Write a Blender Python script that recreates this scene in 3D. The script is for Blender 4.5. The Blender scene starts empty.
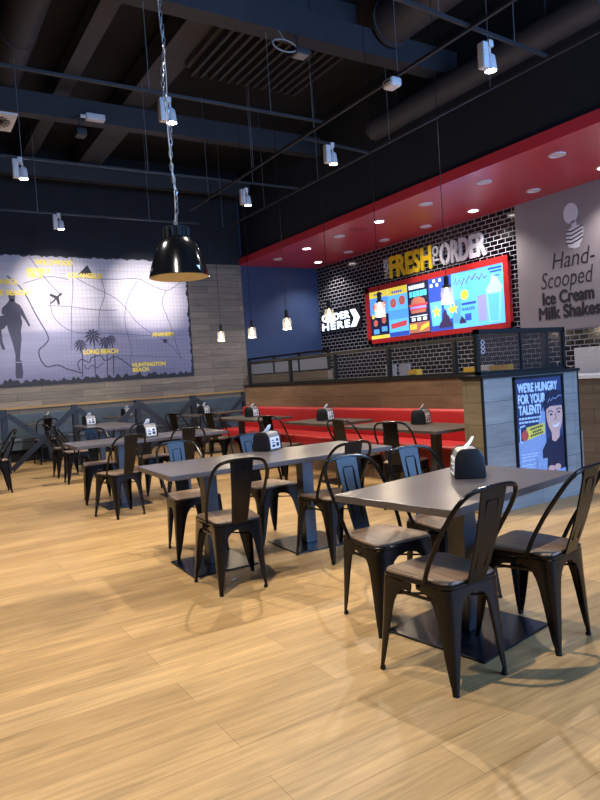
import bpy, math, random
from mathutils import Vector, Matrix
random.seed(7)
S = bpy.context.scene
COL = S.collection
PI = math.pi
R = math.radians

# ------------------------------------------------------------------ materials
def new_mat(name):
    m = bpy.data.materials.new(name); m.use_nodes = True
    nt = m.node_tree
    return m, nt, nt.nodes['Principled BSDF']

def lin(c):
    return tuple(((v / 255) / 12.92 if v / 255 <= .04045 else ((v / 255 + .055) / 1.055) ** 2.4) for v in c) + (1,)

def plain(name, rgb, rough=.5, metal=0., noise=.06, scale=30, spec=.5, bump=0., coat=0.):
    m, nt, b = new_mat(name)
    c = lin(rgb)
    tc = nt.nodes.new('ShaderNodeTexCoord')
    n = nt.nodes.new('ShaderNodeTexNoise'); n.inputs['Scale'].default_value = scale; n.inputs['Detail'].default_value = 4
    nt.links.new(tc.outputs['Object'], n.inputs['Vector'])
    r = nt.nodes.new('ShaderNodeValToRGB')
    r.color_ramp.elements[0].position = .3; r.color_ramp.elements[1].position = .7
    r.color_ramp.elements[0].color = tuple(v * (1 - noise * 2) for v in c[:3]) + (1,)
    r.color_ramp.elements[1].color = tuple(min(1, v * (1 + noise)) for v in c[:3]) + (1,)
    nt.links.new(n.outputs['Fac'], r.inputs['Fac']); nt.links.new(r.outputs['Color'], b.inputs['Base Color'])
    b.inputs['Roughness'].default_value = rough; b.inputs['Metallic'].default_value = metal
    b.inputs['Specular IOR Level'].default_value = spec
    b.inputs['Coat Weight'].default_value = coat
    if bump:
        bp = nt.nodes.new('ShaderNodeBump'); bp.inputs['Strength'].default_value = bump; bp.inputs['Distance'].default_value = .01
        nt.links.new(n.outputs['Fac'], bp.inputs['Height']); nt.links.new(bp.outputs['Normal'], b.inputs['Normal'])
    return m

def emit(name, rgb, strength):
    m, nt, b = new_mat(name)
    b.inputs['Base Color'].default_value = lin(rgb)
    b.inputs['Emission Color'].default_value = lin(rgb)
    b.inputs['Emission Strength'].default_value = strength
    b.inputs['Roughness'].default_value = .3
    return m

def planks(name, axes, c1, c2, cm, length, row, mortar=.003, rough=.45, grain=.35, gscale=(1.2, 26), obj=False, offset=.37, spec=.5, dark=.55):
    """wood laid in boards; axes gives which coordinates run along and across the boards"""
    m, nt, b = new_mat(name); N = nt.nodes; L = nt.links
    if obj:
        tc = N.new('ShaderNodeTexCoord'); src = tc.outputs['Object']
    else:
        g = N.new('ShaderNodeNewGeometry'); src = g.outputs['Position']
    sp = N.new('ShaderNodeSeparateXYZ'); L.new(src, sp.inputs[0])
    cb = N.new('ShaderNodeCombineXYZ'); L.new(sp.outputs[axes[0]], cb.inputs[0]); L.new(sp.outputs[axes[1]], cb.inputs[1])
    br = N.new('ShaderNodeTexBrick'); L.new(cb.outputs[0], br.inputs['Vector'])
    br.inputs['Color1'].default_value = lin(c1); br.inputs['Color2'].default_value = lin(c2); br.inputs['Mortar'].default_value = lin(cm)
    br.inputs['Scale'].default_value = 1; br.inputs['Brick Width'].default_value = length; br.inputs['Row Height'].default_value = row
    br.inputs['Mortar Size'].default_value = mortar; br.inputs['Mortar Smooth'].default_value = .3; br.offset = offset
    mp = N.new('ShaderNodeMapping'); mp.inputs['Scale'].default_value = (gscale[0], gscale[1], 1); L.new(cb.outputs[0], mp.inputs['Vector'])
    n = N.new('ShaderNodeTexNoise'); n.inputs['Scale'].default_value = 1; n.inputs['Detail'].default_value = 6; n.inputs['Distortion'].default_value = 1.2
    n.inputs['Roughness'].default_value = .65
    L.new(mp.outputs[0], n.inputs['Vector'])
    r = N.new('ShaderNodeValToRGB'); r.color_ramp.elements[0].position = .32; r.color_ramp.elements[1].position = .66
    r.color_ramp.elements[0].color = (dark, dark, dark, 1); r.color_ramp.elements[1].color = (1.12, 1.12, 1.12, 1)
    L.new(n.outputs['Fac'], r.inputs['Fac'])
    mx = N.new('ShaderNodeMix'); mx.data_type = 'RGBA'; mx.blend_type = 'MULTIPLY'; mx.inputs[0].default_value = grain
    L.new(br.outputs['Color'], mx.inputs[6]); L.new(r.outputs['Color'], mx.inputs[7])
    # broad patches of a different tone
    n2 = N.new('ShaderNodeTexNoise'); n2.inputs['Scale'].default_value = 1.; n2.inputs['Detail'].default_value = 3
    mp2 = N.new('ShaderNodeMapping'); mp2.inputs['Scale'].default_value = (.9, 4., 1); L.new(cb.outputs[0], mp2.inputs['Vector']); L.new(mp2.outputs[0], n2.inputs['Vector'])
    r2 = N.new('ShaderNodeValToRGB'); r2.color_ramp.elements[0].position = .35; r2.color_ramp.elements[1].position = .65
    r2.color_ramp.elements[0].color = (.8, .79, .77, 1); r2.color_ramp.elements[1].color = (1.06, 1.05, 1.03, 1)
    L.new(n2.outputs['Fac'], r2.inputs['Fac'])
    mx2 = N.new('ShaderNodeMix'); mx2.data_type = 'RGBA'; mx2.blend_type = 'MULTIPLY'; mx2.inputs[0].default_value = .8
    L.new(mx.outputs[2], mx2.inputs[6]); L.new(r2.outputs['Color'], mx2.inputs[7])
    L.new(mx2.outputs[2], b.inputs['Base Color'])
    b.inputs['Roughness'].default_value = rough; b.inputs['Specular IOR Level'].default_value = spec
    bp = N.new('ShaderNodeBump'); bp.inputs['Strength'].default_value = .12; bp.inputs['Distance'].default_value = .004
    L.new(br.outputs['Fac'], bp.inputs['Height']); bp.invert = True; L.new(bp.outputs['Normal'], b.inputs['Normal'])
    return m

def tiles(name, axes):
    m, nt, b = new_mat(name); N = nt.nodes; L = nt.links
    g = N.new('ShaderNodeNewGeometry'); sp = N.new('ShaderNodeSeparateXYZ'); L.new(g.outputs['Position'], sp.inputs[0])
    cb = N.new('ShaderNodeCombineXYZ'); L.new(sp.outputs[axes[0]], cb.inputs[0]); L.new(sp.outputs[axes[1]], cb.inputs[1])
    br = N.new('ShaderNodeTexBrick'); L.new(cb.outputs[0], br.inputs['Vector'])
    br.inputs['Color1'].default_value = lin((5, 5, 9)); br.inputs['Color2'].default_value = lin((9, 10, 15)); br.inputs['Mortar'].default_value = lin((150, 147, 154))
    br.inputs['Scale'].default_value = 1; br.inputs['Brick Width'].default_value = .178; br.inputs['Row Height'].default_value = .086; br.inputs['Mortar Size'].default_value = .007
    br.inputs['Mortar Smooth'].default_value = .1
    L.new(br.outputs['Color'], b.inputs['Base Color'])
    rr = N.new('ShaderNodeMapRange'); rr.inputs[3].default_value = .14; rr.inputs[4].default_value = .8; L.new(br.outputs['Fac'], rr.inputs[0]); L.new(rr.outputs[0], b.inputs['Roughness'])
    bp = N.new('ShaderNodeBump'); bp.inputs['Strength'].default_value = .4; bp.inputs['Distance'].default_value = .006; bp.invert = True
    L.new(br.outputs['Fac'], bp.inputs['Height']); L.new(bp.outputs['Normal'], b.inputs['Normal'])
    return m

def glass(name, rgb=(225, 235, 240), rough=.03, alpha=.1):
    m, nt, b = new_mat(name)
    b.inputs['Base Color'].default_value = lin(rgb); b.inputs['Roughness'].default_value = rough; b.inputs['Alpha'].default_value = alpha
    return m

def mural_mat():
    m, nt, b = new_mat('mural print'); N = nt.nodes; L = nt.links
    g = N.new('ShaderNodeNewGeometry'); sp = N.new('ShaderNodeSeparateXYZ'); L.new(g.outputs['Position'], sp.inputs[0])
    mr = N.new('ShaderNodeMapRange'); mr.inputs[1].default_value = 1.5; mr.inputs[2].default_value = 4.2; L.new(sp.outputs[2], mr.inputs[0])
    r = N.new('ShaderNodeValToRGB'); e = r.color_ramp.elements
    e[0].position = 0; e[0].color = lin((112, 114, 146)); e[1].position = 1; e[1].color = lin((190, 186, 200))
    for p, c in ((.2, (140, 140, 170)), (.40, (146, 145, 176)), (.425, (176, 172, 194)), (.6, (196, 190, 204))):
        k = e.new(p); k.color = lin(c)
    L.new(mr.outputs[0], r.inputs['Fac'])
    # ripples in the water and the fine street grid of the map
    mp = N.new('ShaderNodeMapping'); mp.inputs['Scale'].default_value = (1.2, 1, 22); L.new(g.outputs['Position'], mp.inputs['Vector'])
    n = N.new('ShaderNodeTexNoise'); n.inputs['Scale'].default_value = 1; n.inputs['Detail'].default_value = 4; L.new(mp.outputs[0], n.inputs['Vector'])
    r1 = N.new('ShaderNodeValToRGB'); r1.color_ramp.elements[0].position = .35; r1.color_ramp.elements[1].position = .7
    r1.color_ramp.elements[0].color = (.84, .84, .86, 1); r1.color_ramp.elements[1].color = (1.08, 1.08, 1.08, 1); L.new(n.outputs['Fac'], r1.inputs['Fac'])
    m1 = N.new('ShaderNodeMix'); m1.data_type = 'RGBA'; m1.blend_type = 'MULTIPLY'; m1.inputs[0].default_value = .6
    L.new(r.outputs['Color'], m1.inputs[6]); L.new(r1.outputs['Color'], m1.inputs[7])
    cb = N.new('ShaderNodeCombineXYZ'); L.new(sp.outputs[0], cb.inputs[0]); L.new(sp.outputs[2], cb.inputs[1])
    br = N.new('ShaderNodeTexBrick'); L.new(cb.outputs[0], br.inputs['Vector']); br.offset = 0
    br.inputs['Scale'].default_value = 1; br.inputs['Brick Width'].default_value = .085; br.inputs['Row Height'].default_value = .085; br.inputs['Mortar Size'].default_value = .005
    br.inputs['Color1'].default_value = br.inputs['Color2'].default_value = (1, 1, 1, 1); br.inputs['Mortar'].default_value = (.74, .73, .8, 1)
    m2 = N.new('ShaderNodeMix'); m2.data_type = 'RGBA'; m2.blend_type = 'MULTIPLY'
    xr = N.new('ShaderNodeMapRange'); xr.inputs[1].default_value = 2.7; xr.inputs[2].default_value = 3.2; L.new(sp.outputs[0], xr.inputs[0]); L.new(xr.outputs[0], m2.inputs[0])
    L.new(m1.outputs[2], m2.inputs[6]); L.new(br.outputs['Color'], m2.inputs[7]); L.new(m2.outputs[2], b.inputs['Base Color'])
    b.inputs['Roughness'].default_value = .6
    return m

M = {}
M['floor'] = planks('oak floor boards', (0, 1), (180, 143, 94), (200, 162, 110), (132, 102, 68), 1.55, .215, .0013, .42, .8, (1.7, 26), dark=.58, spec=.35)
M['wall_wood'] = planks('grey brown timber cladding', (0, 2), (122, 112, 102), (150, 136, 122), (60, 54, 50), 1.3, .15, .004, .6, .7, (1.6, 24))
M['part_wood'] = planks('brown timber partition', (1, 2), (112, 90, 70), (132, 108, 86), (64, 50, 40), 1.9, .2, .003, .55, .7, (1.5, 18))
M['block_wood'] = planks('pale grey timber facing', (0, 2), (132, 132, 132), (152, 150, 146), (90, 90, 92), 1.4, .2, .003, .5, .6, (1.8, 20))
M['block_side'] = planks('olive brown timber facing', (1, 2), (118, 106, 84), (132, 118, 94), (80, 70, 54), 1.4, .2, .003, .5, .6, (1.8, 20))
M['counter_wood'] = planks('counter timber', (1, 2), (108, 96, 88), (126, 112, 100), (60, 52, 48), 1.6, .18, .003, .5, .6, (1.6, 20))
M['rail_wood'] = planks('honey timber rail', (0, 2), (172, 136, 78), (186, 148, 88), (140, 108, 60), 2.5, .3, .001, .45, .5, (1.5, 30))
M['table'] = planks('grey brown table laminate', (0, 1), (84, 77, 78), (98, 90, 90), (82, 76, 76), 3., .7, .0, .3, .5, (1.4, 40), obj=True, dark=.7)
M['table_dark'] = planks('dark table laminate', (0, 1), (70, 62, 58), (84, 75, 70), (66, 58, 54), 3., .7, .0, .35, .5, (1.4, 40), obj=True, dark=.7)
M['seat'] = planks('chair seat timber', (1, 0), (104, 82, 68), (158, 130, 106), (66, 50, 40), .9, .08, .0016, .42, .8, (5, 60), obj=True, offset=.2)
M['black_metal'] = plain('black painted steel', (40, 39, 40), .24, .8, .05, 20)
M['table_metal'] = plain('charcoal table column', (84, 86, 92), .34, .7, .05, 20)
M['plate_metal'] = plain('black base plate', (26, 28, 36), .28, .4, .05, 20)
M['black'] = plain('matt black', (8, 9, 13), .6, spec=.3)
M['plastic'] = plain('black dispenser plastic', (16, 17, 24), .42)
M['silver'] = plain('brushed silver', (176, 176, 178), .32, .6)
M['white'] = plain('white paper', (236, 238, 242), .7)
M['white_paint'] = plain('white enamel', (214, 216, 222), .4)
M['red'] = plain('red upholstery', (170, 30, 34), .48, 0, .05, 60)
M['red_dark'] = plain('red plinth board', (120, 34, 34), .6)
M['red_paint'] = plain('red soffit paint', (196, 56, 70), .3, 0, .03, 3)
M['red_frame'] = plain('red menu frame', (200, 40, 40), .4)
M['dark_paint'] = plain('dark navy wall paint', (24, 27, 36), .75, 0, .08, 3)
M['ceil_paint'] = plain('black ceiling paint', (10, 11, 16), .85, 0, .1, 4)
M['duct'] = plain('dark grey painted duct', (56, 56, 62), .6, 0, .08, 3)
M['beam'] = plain('dark grey steel beam', (46, 47, 54), .6, 0, .08, 5)
M['blue_paint'] = plain('dark blue wall paint', (38, 56, 92), .5, 0, .06, 2)
M['grey_panel'] = plain('warm grey wall panel', (136, 128, 132), .5, 0, .03, 2)
M['tile'] = tiles('black metro tiles', (1, 2))
M['track'] = plain('black track', (40, 41, 48), .5)
M['booth'] = plain('slate grey booth board', (72, 84, 94), .5, 0, .08, 6)
M['booth_seat'] = plain('slate booth seat', (72, 80, 90), .45, 0, .06, 20)
M['brace'] = plain('dark slate brace', (28, 32, 42), .5)
M['plaster'] = plain('off white plaster', (150, 150, 156), .8)
M['steel'] = plain('stainless splashback', (196, 200, 210), .3, .3)
M['yellow_paint'] = plain('yellow sign lettering', (244, 206, 24), .4)
M['yellow_ink'] = plain('yellow map lettering', (240, 214, 92), .6)
M['letter_white'] = plain('silver white lettering', (206, 204, 214), .4)
M['ink'] = plain('dark slate ink', (58, 58, 84), .6)
M['ink_dark'] = plain('near black ink', (36, 36, 50), .6)
M['ink_mid'] = plain('muted blue ink', (92, 92, 122), .6)
M['sign_ink'] = plain('black wall lettering', (34, 32, 44), .6)
M['lamp_black'] = plain('gloss black enamel', (14, 15, 18), .16, 0, .04, 20, .6, 0, .6)
M['lamp_in'] = plain('cream enamel lining', (226, 206, 150), .4)
M['chain'] = plain('galvanised chain', (170, 172, 178), .35, .7)
M['bulb'] = emit('warm bulb glow', (255, 214, 150), 6)
M['lens'] = emit('cool white lamp lens', (255, 250, 236), 32)
M['down'] = emit('white downlight lens', (255, 244, 240), 22)
M['down_off'] = plain('frosted white lens', (226, 206, 214), .5)
M['jar'] = glass('clear pendant jar', (200, 205, 210), .05, .1)
M['pane'] = glass('clear screen pane', (70, 76, 84), .04, .1)
M['frost'] = plain('frosted panel', (158, 164, 186), .35)
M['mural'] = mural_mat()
M['wire'] = plain('dark galvanised wire', (84, 86, 96), .4, .6)
M['lit_white'] = emit('lit white acrylic', (225, 238, 255), 1.3)
M['poster_navy'] = plain('poster navy print', (60, 70, 112), .3, 0, .15, 3, .4)
M['poster_blue'] = plain('poster light blue print', (146, 166, 206), .35)
M['poster_white'] = plain('poster pale print', (196, 220, 250), .35)
M['poster_yellow'] = plain('poster yellow print', (232, 212, 90), .4)
M['poster_skin'] = plain('poster skin print', (222, 176, 164), .4)
M['poster_lip'] = plain('poster smile print', (238, 232, 236), .4)
M['poster_dark'] = plain('poster dark navy print', (34, 38, 66), .4)
M['poster_red'] = plain('poster red print', (200, 80, 80), .4)
M['box_yellow'] = plain('yellow card', (214, 168, 40), .5)
for k, c, s in (('s_blue', (84, 156, 250), .9), ('s_sky', (96, 184, 255), .95), ('s_dark', (30, 32, 64), .6), ('s_yellow', (222, 206, 70), .85), ('s_navy', (50, 80, 180), .8),
                ('s_white', (226, 240, 255), .9), ('s_pale', (170, 214, 250), .85), ('s_bun', (186, 116, 96), .7), ('s_red', (196, 70, 80), .8), ('s_violet', (150, 150, 246), .85), ('s_plum', (110, 54, 92), .6), ('s_teal', (90, 214, 232), .85), ('s_choc', (58, 44, 80), .7)):
    M[k] = emit('screen ' + k[2:], c, s)

# ------------------------------------------------------------------ mesh helpers
class MB:
    def __init__(s): s.v = []; s.f = []
    def add(s, vs, fs):
        o = len(s.v); s.v += [tuple(v) for v in vs]; s.f += [tuple(i + o for i in f) for f in fs]; return s
    def box(s, a, b, bev=0.):
        x0, y0, z0 = a; x1, y1, z1 = b
        if bev <= 0:
            vs = [(x0, y0, z0), (x1, y0, z0), (x1, y1, z0), (x0, y1, z0), (x0, y0, z1), (x1, y0, z1), (x1, y1, z1), (x0, y1, z1)]
            return s.add(vs, [(3, 2, 1, 0), (4, 5, 6, 7), (0, 1, 5, 4), (1, 2, 6, 5), (2, 3, 7, 6), (3, 0, 4, 7)])
        # rounded-edge box made as a stack of inset rounded rectangles
        def ring(ins, z):
            r = bev; pts = []
            for cx, cy, a0 in ((x1 - r, y1 - r, 0), (x0 + r, y1 - r, 90), (x0 + r, y0 + r, 180), (x1 - r, y0 + r, 270)):
                for k in range(4):
                    t = R(a0 + 30 * k); q = r - ins
                    pts.append((cx + math.cos(t) * q, cy + math.sin(t) * q, z))
            return pts
        prof = [(bev * (1 - math.sin(R(t))), bev * (1 - math.cos(R(t)))) for t in (0, 30, 60, 90)]
        rings = [ring(min(i, bev * .999), z0 + d) for i, d in prof] + [ring(min(i, bev * .999), z1 - d) for i, d in reversed(prof)]
        return s.loft(rings, True, True)
    def loft(s, rings, closed=True, cap=True):
        n = len(rings[0]); vs = [p for r in rings for p in r]; fs = []
        for i in range(len(rings) - 1):
            for j in range(n if closed else n - 1):
                k = (j + 1) % n
                fs.append((i * n + j, i * n + k, (i + 1) * n + k, (i + 1) * n + j))
        if cap:
            fs.append(tuple(range(n - 1, -1, -1))); fs.append(tuple(range((len(rings) - 1) * n, len(rings) * n)))
        return s.add(vs, fs)
    def tube(s, path, r, n=8, cap=True, closed=False):
        path = [Vector(p) for p in path]; rings = []; up = None; N = len(path)
        for i, p in enumerate(path):
            if closed: t = (path[(i + 1) % N] - path[i - 1]).normalized()
            else: t = (path[min(i + 1, N - 1)] - path[max(i - 1, 0)]).normalized()
            if up is None: up = Vector((0, 0, 1)) if abs(t.z) < .9 else Vector((1, 0, 0))
            a = t.cross(up).normalized(); up = a.cross(t).normalized()
            rr = r[i] if isinstance(r, (list, tuple)) else r
            rings.append([tuple(p + a * math.cos(2 * PI * k / n) * rr + up * math.sin(2 * PI * k / n) * rr) for k in range(n)])
        if closed: rings.append(rings[0]); cap = False
        return s.loft(rings, True, cap)
    def bar(s, p, q, w, h, up=(0, 0, 1)):
        p = Vector(p); q = Vector(q); t = (q - p).normalized(); u = Vector(up)
        a = t.cross(u).normalized(); b = a.cross(t).normalized()
        ring = lambda c: [tuple(c + a * i * w / 2 + b * j * h / 2) for i, j in ((-1, -1), (1, -1), (1, 1), (-1, 1))]
        return s.loft([ring(p), ring(q)])
    def lathe(s, prof, c=(0, 0, 0), n=24, cap=True):
        return s.loft([[(c[0] + r * math.cos(2 * PI * k / n), c[1] + r * math.sin(2 * PI * k / n), c[2] + z) for k in range(n)] for r, z in prof], True, cap)
    def poly(s, pts, z0, z1):
        """flat outline in the local xy plane given a real thickness from z0 to z1"""
        n = len(pts)
        a = sum(pts[i][0] * pts[(i + 1) % n][1] - pts[(i + 1) % n][0] * pts[i][1] for i in range(n))
        if a < 0: pts = pts[::-1]
        return s.loft([[(x, y, z0) for x, y in pts], [(x, y, z1) for x, y in pts]])
    def disc(s, x, y, rx, ry, z0, z1, n=20):
        return s.poly([(x + rx * math.cos(2 * PI * k / n), y + ry * math.sin(2 * PI * k / n)) for k in range(n)], z0, z1)
    def ribbon(s, pts, w, z0, z1):
        P = [Vector((p[0], p[1], 0)) for p in pts]; l = []; r = []
        for i, p in enumerate(P):
            t = (P[min(i + 1, len(P) - 1)] - P[max(i - 1, 0)]).normalized(); nrm = Vector((-t.y, t.x, 0)) * w / 2
            l.append(p + nrm); r.append(p - nrm)
        return s.loft([[(a.x, a.y, z0), (b.x, b.y, z0), (b.x, b.y, z1), (a.x, a.y, z1)] for a, b in zip(l, r)])

def smooth_path(pts, k=6, closed=False):
    P = [Vector(p) for p in pts]; out = []; n = len(P)
    for i in range(n if closed else n - 1):
        g = (lambda j: P[j % n]) if closed else (lambda j: P[max(0, min(n - 1, j))])
        p0, p1, p2, p3 = g(i - 1), g(i), g(i + 1), g(i + 2)
        for q in range(k):
            t = q / k
            out.append(.5 * ((2 * p1) + (p2 - p0) * t + (2 * p0 - 5 * p1 + 4 * p2 - p3) * t * t + (3 * p1 - p0 - 3 * p2 + p3) * t ** 3))
    if not closed: out.append(P[-1])
    return out

def obj(name, mb, mat, parent=None, smooth=False, auto=40, bevel=0):
    me = bpy.data.meshes.new(name); me.from_pydata(mb.v, [], mb.f); me.update()
    me.materials.append(mat if not isinstance(mat, str) else M[mat])
    if smooth:
        me.polygons.foreach_set('use_smooth', [True] * len(me.polygons)); me.set_sharp_from_angle(angle=R(auto))
    o = bpy.data.objects.new(name, me); COL.objects.link(o); o.parent = parent
    if bevel:
        b = o.modifiers.new('bevel', 'BEVEL'); b.width = bevel; b.segments = 2; b.limit_method = 'ANGLE'
    return o

def tag(o, label, cat, group=None, kind=None):
    o['label'] = label; o['category'] = cat
    if group: o['group'] = group
    if kind: o['kind'] = kind
    return o

def thing(name, label, cat, loc=(0, 0, 0), rot=(0, 0, 0), group=None):
    o = bpy.data.objects.new(name, None); COL.objects.link(o); o.empty_display_size = .1
    o.location = loc; o.rotation_euler = rot
    return tag(o, label, cat, group)

def struct(name, mb, mat, label=None, cat=None, **k):
    o = obj(name, mb, mat, **k); o['kind'] = 'structure'
    if label: o['label'] = label
    if cat: o['category'] = cat
    return o

def copy_thing(root, loc, rotz, label, group=None, name=None):
    r = root.copy(); COL.objects.link(r); r.location = loc; r.rotation_euler = (0, 0, rotz); r['label'] = label
    if group: r['group'] = group
    for ch in list(root.children):
        c = ch.copy(); COL.objects.link(c); c.parent = r
        for g in list(ch.children):
            d = g.copy(); COL.objects.link(d); d.parent = c
    return r

def text_mb(body, x, y, w, h, z0=0., z1=.004, bold=0., shear=0., rot=0., spacing=1., fat=0.):
    """lettering whose box starts at (x, y), w wide and h tall, standing z0..z1 off its surface"""
    cu = bpy.data.curves.new('t', 'FONT'); cu.body = body; cu.size = 1; cu.offset = bold; cu.shear = shear; cu.space_character = spacing; cu.resolution_u = 4
    cu.extrude = .5
    o = bpy.data.objects.new('t', cu); COL.objects.link(o)
    dg = bpy.context.evaluated_depsgraph_get(); dg.update()
    me = bpy.data.meshes.new_from_object(o.evaluated_get(dg))
    vs = [v.co.copy() for v in me.vertices]; fs = [tuple(p.vertices) for p in me.polygons]
    bpy.data.objects.remove(o); bpy.data.curves.remove(cu); bpy.data.meshes.remove(me)
    xs = [v.x for v in vs]; ys = [v.y for v in vs]
    x0, x1, y0, y1 = min(xs), max(xs), min(ys), max(ys)
    out = []
    for v in vs:
        a = (v.x - x0) / (x1 - x0) * w; b = (v.y - y0) / (y1 - y0) * h
        if rot:
            c, s_ = math.cos(rot), math.sin(rot); a, b = c * a - s_ * b, s_ * a + c * b
        out.append((x + a, y + b, z0 + (v.z + .5) * (z1 - z0)))
    m = MB()
    for dx, dy, dz in (((0, 0, 0), (fat, 0, .0003), (-fat, 0, .0006), (0, fat, .0009), (0, -fat, .0012)) if fat else ((0, 0, 0),)):
        m.add([(p[0] + dx, p[1] + dy, p[2] + dz) for p in out], fs)
    return m

# ------------------------------------------------------------------ the setting
YB, XR, XL, YF, ZC = 14.4, 9.7, -3.0, -3.2, 6.4
struct('floor', MB().box((XL, YF, -.1), (XR + .2, YB + .2, 0)), 'floor')
struct('ceiling', MB().box((XL, YF, ZC), (XR + .2, YB + .2, ZC + .1)), 'ceil_paint')
struct('wall_back', MB().box((XL, YB + .03, 0), (XR + .2, YB + .2, ZC)), 'blue_paint')
struct('wall_left', MB().box((XL - .15, YF, 0), (XL, YB + .2, ZC)), 'dark_paint')
struct('wall_right', MB().box((XR, YF, 0), (XR + .2, YB + .03, 4.4)), 'tile')
w = MB(); w.box((XL, YF - .15, 6.1), (XR + .2, YF, ZC)); w.box((XL, YF - .15, 0), (XL + .6, YF, 6.1)); w.box((XR - .4, YF - .15, 0), (XR + .2, YF, 6.1))
struct('wall_front', w, 'dark_paint')
struct('trim_1', MB().box((XL, YB - .0, 0), (7.43, YB + .03, 4.14)), 'wall_wood')            # timber cladding on the back wall
struct('trim_2', MB().box((XL, YB - .02, 4.14), (7.43, YB + .03, ZC)), 'dark_paint')          # dark band above it
struct('trim_3', MB().box((XL, YB - .05, 1.03), (7.43, YB, 1.075)), 'rail_wood')              # honey coloured rail
struct('trim_4', MB().box((XR - .02, 2.2, 1.82), (XR, 7.93, 4.13)), 'grey_panel')             # grey wall panel beside the tiles
struct('trim_5', MB().box((XR - .02, 2.2, .9), (XR, 6.86, 1.5)), 'steel')                     # bright splashback under it
# red bulkhead over the order counter
struct('ceiling_soffit', MB().box((7.38, YF, 4.13), (XR, YB + .03, 4.29)), 'red_paint')
struct('wall_bulkhead', MB().box((7.5, YF, 4.29), (7.62, YB + .03, ZC)), 'dark_paint')
struct('partition_wall', MB().box((5.52, 4.24, 0), (5.68, 10.86, 1.2)), 'part_wood')
struct('partition_cap', MB().box((5.5, 4.22, 1.2), (5.7, 10.88, 1.225)), 'black')
struct('queue_wall', MB().box((7.4, 10.85, 0), (7.52, YB + .0, 1.42)), 'counter_wood')

# ------------------------------------------------------------------ ceiling: beams, ducts
def sbox(name, a, b, mat, label, cat): return tag(obj(name, MB().box(a, b), mat), label, cat)
struct('ceiling_beam', MB().box((XL, 10.6, 5.6), (7.4, 10.8, 5.94)), 'beam')
struct('ceiling_beam', MB().box((XL, 6.95, 5.6), (7.4, 7.2, 5.94)), 'beam')
struct('ceiling_beam', MB().box((XL, 13.6, 5.6), (7.4, 13.8, 5.94)), 'beam')
struct('ceiling_beam', MB().box((XL, 3.4, 5.6), (7.4, 3.65, 5.94)), 'beam')
sbox('air_duct', (3.52, 3.8, 5.97), (3.97, 14.3, 6.3), 'duct', 'flat rectangular duct running from above the black dome lamp to the back wall', 'duct')
sbox('air_duct', (2.48, 3.8, 6.05), (2.72, 14.3, 6.28), 'duct', 'narrow rectangular duct between the round duct and the wide flat duct', 'duct')
d = MB(); d.tube([(1.76, 3.8, 6.2), (1.76, 10.9, 6.2)], .24, 20)
for yy in (5.2, 6.6, 8.0, 9.4): d.tube([(1.76, yy, 6.2), (1.76, yy + .05, 6.2)], .255, 20)
tag(obj('air_duct', d, 'duct', smooth=True), 'round dark grey duct at the top left of the ceiling', 'duct')
d = MB(); d.tube([(6.1, 3.7, 6.05), (6.1, 6.85, 6.05)], .3, 20); d.tube([(6.1, 6.85, 6.05), (6.1, 6.9, 6.05)], .33, 20)
tag(obj('air_duct', d, 'duct', smooth=True), 'round dark duct at the top of the picture right of the slatted air unit', 'duct')
d = MB(); d.tube([(7.1, 4.4, 5.35), (7.1, 8.6, 5.35)], .18, 18); d.bar((7.1, 5.2, 5.5), (7.1, 5.2, ZC), .02, .02, (1, 0, 0)); d.bar((7.1, 8.0, 5.5), (7.1, 8.0, ZC), .02, .02, (1, 0, 0))
tag(obj('air_duct', d, 'duct', smooth=True), 'round dark duct ending above the red bulkhead', 'duct')
# slatted air unit
u = thing('air_unit', 'dark slatted air unit hung in the ceiling top centre', 'air unit', (4.85, 8.05, 5.76))
obj('housing', MB().box((-.95, -.8, .12), (.95, .8, .64)), 'duct', u)
for k in range(13):
    obj('slat', MB().bar((-.86 + k * .143, -.8, .06), (-.86 + k * .143, .8, .06), .045, .1), 'beam', u)

def track(p, q, label, wires):
    c = ((p[0] + q[0]) / 2, (p[1] + q[1]) / 2, p[2])
    t = thing('lighting_track', label, 'lighting track', c)
    L_ = lambda v: (v[0] - c[0], v[1] - c[1], v[2] - c[2])
    obj('rail', MB().bar(L_(p), L_(q), .034, .03), 'track', t)
    for k in range(wires):
        f = (k + .5) / wires
        x, y = p[0] + (q[0] - p[0]) * f, p[1] + (q[1] - p[1]) * f
        obj('hanging_wire', MB().tube([L_((x, y, 4.62)), L_((x, y, ZC))], .004, 5), 'chain', t)
track((5.0, 3.0, 4.6), (5.0, 11.6, 4.6), 'long black lighting track running towards the back wall over the dining area', 5)
track((6.28, 2.6, 4.6), (6.28, 13.8, 4.6), 'long black lighting track running along the red bulkhead', 6)
track((XL + .2, 7.07, 4.62), (5.0, 7.07, 4.62), 'black lighting track across the ceiling in front of the dome lamp chain', 5)
track((XL + .2, 9.75, 4.62), (6.28, 9.75, 4.62), 'black lighting track across the ceiling carrying the leftmost spotlight', 5)
track((4.0, 4.45, 4.62), (6.28, 4.6, 4.62), 'short black lighting track at the upper right carrying the nearest lit spotlight', 2)
track((XL + .2, 12.6, 4.62), (5.6, 12.6, 4.62), 'black lighting track across the ceiling nearest the map mural', 4)
track((5.02, 7.6, 4.6), (6.26, 7.75, 4.6), 'short black lighting track linking the two long tracks', 0)

def spot_lamp(loc, target, energy, size=100, blend=.6, col=(1, .93, .82), rad=.045):
    l = bpy.data.lights.new('spot light', 'SPOT'); l.energy = energy; l.spot_size = R(size); l.spot_blend = blend; l.color = col; l.shadow_soft_size = rad
    o = bpy.data.objects.new('spot light', l); COL.objects.link(o); o.location = loc
    o.rotation_euler = (Vector(target) - Vector(loc)).to_track_quat('-Z', 'Y').to_euler()
    return o

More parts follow.
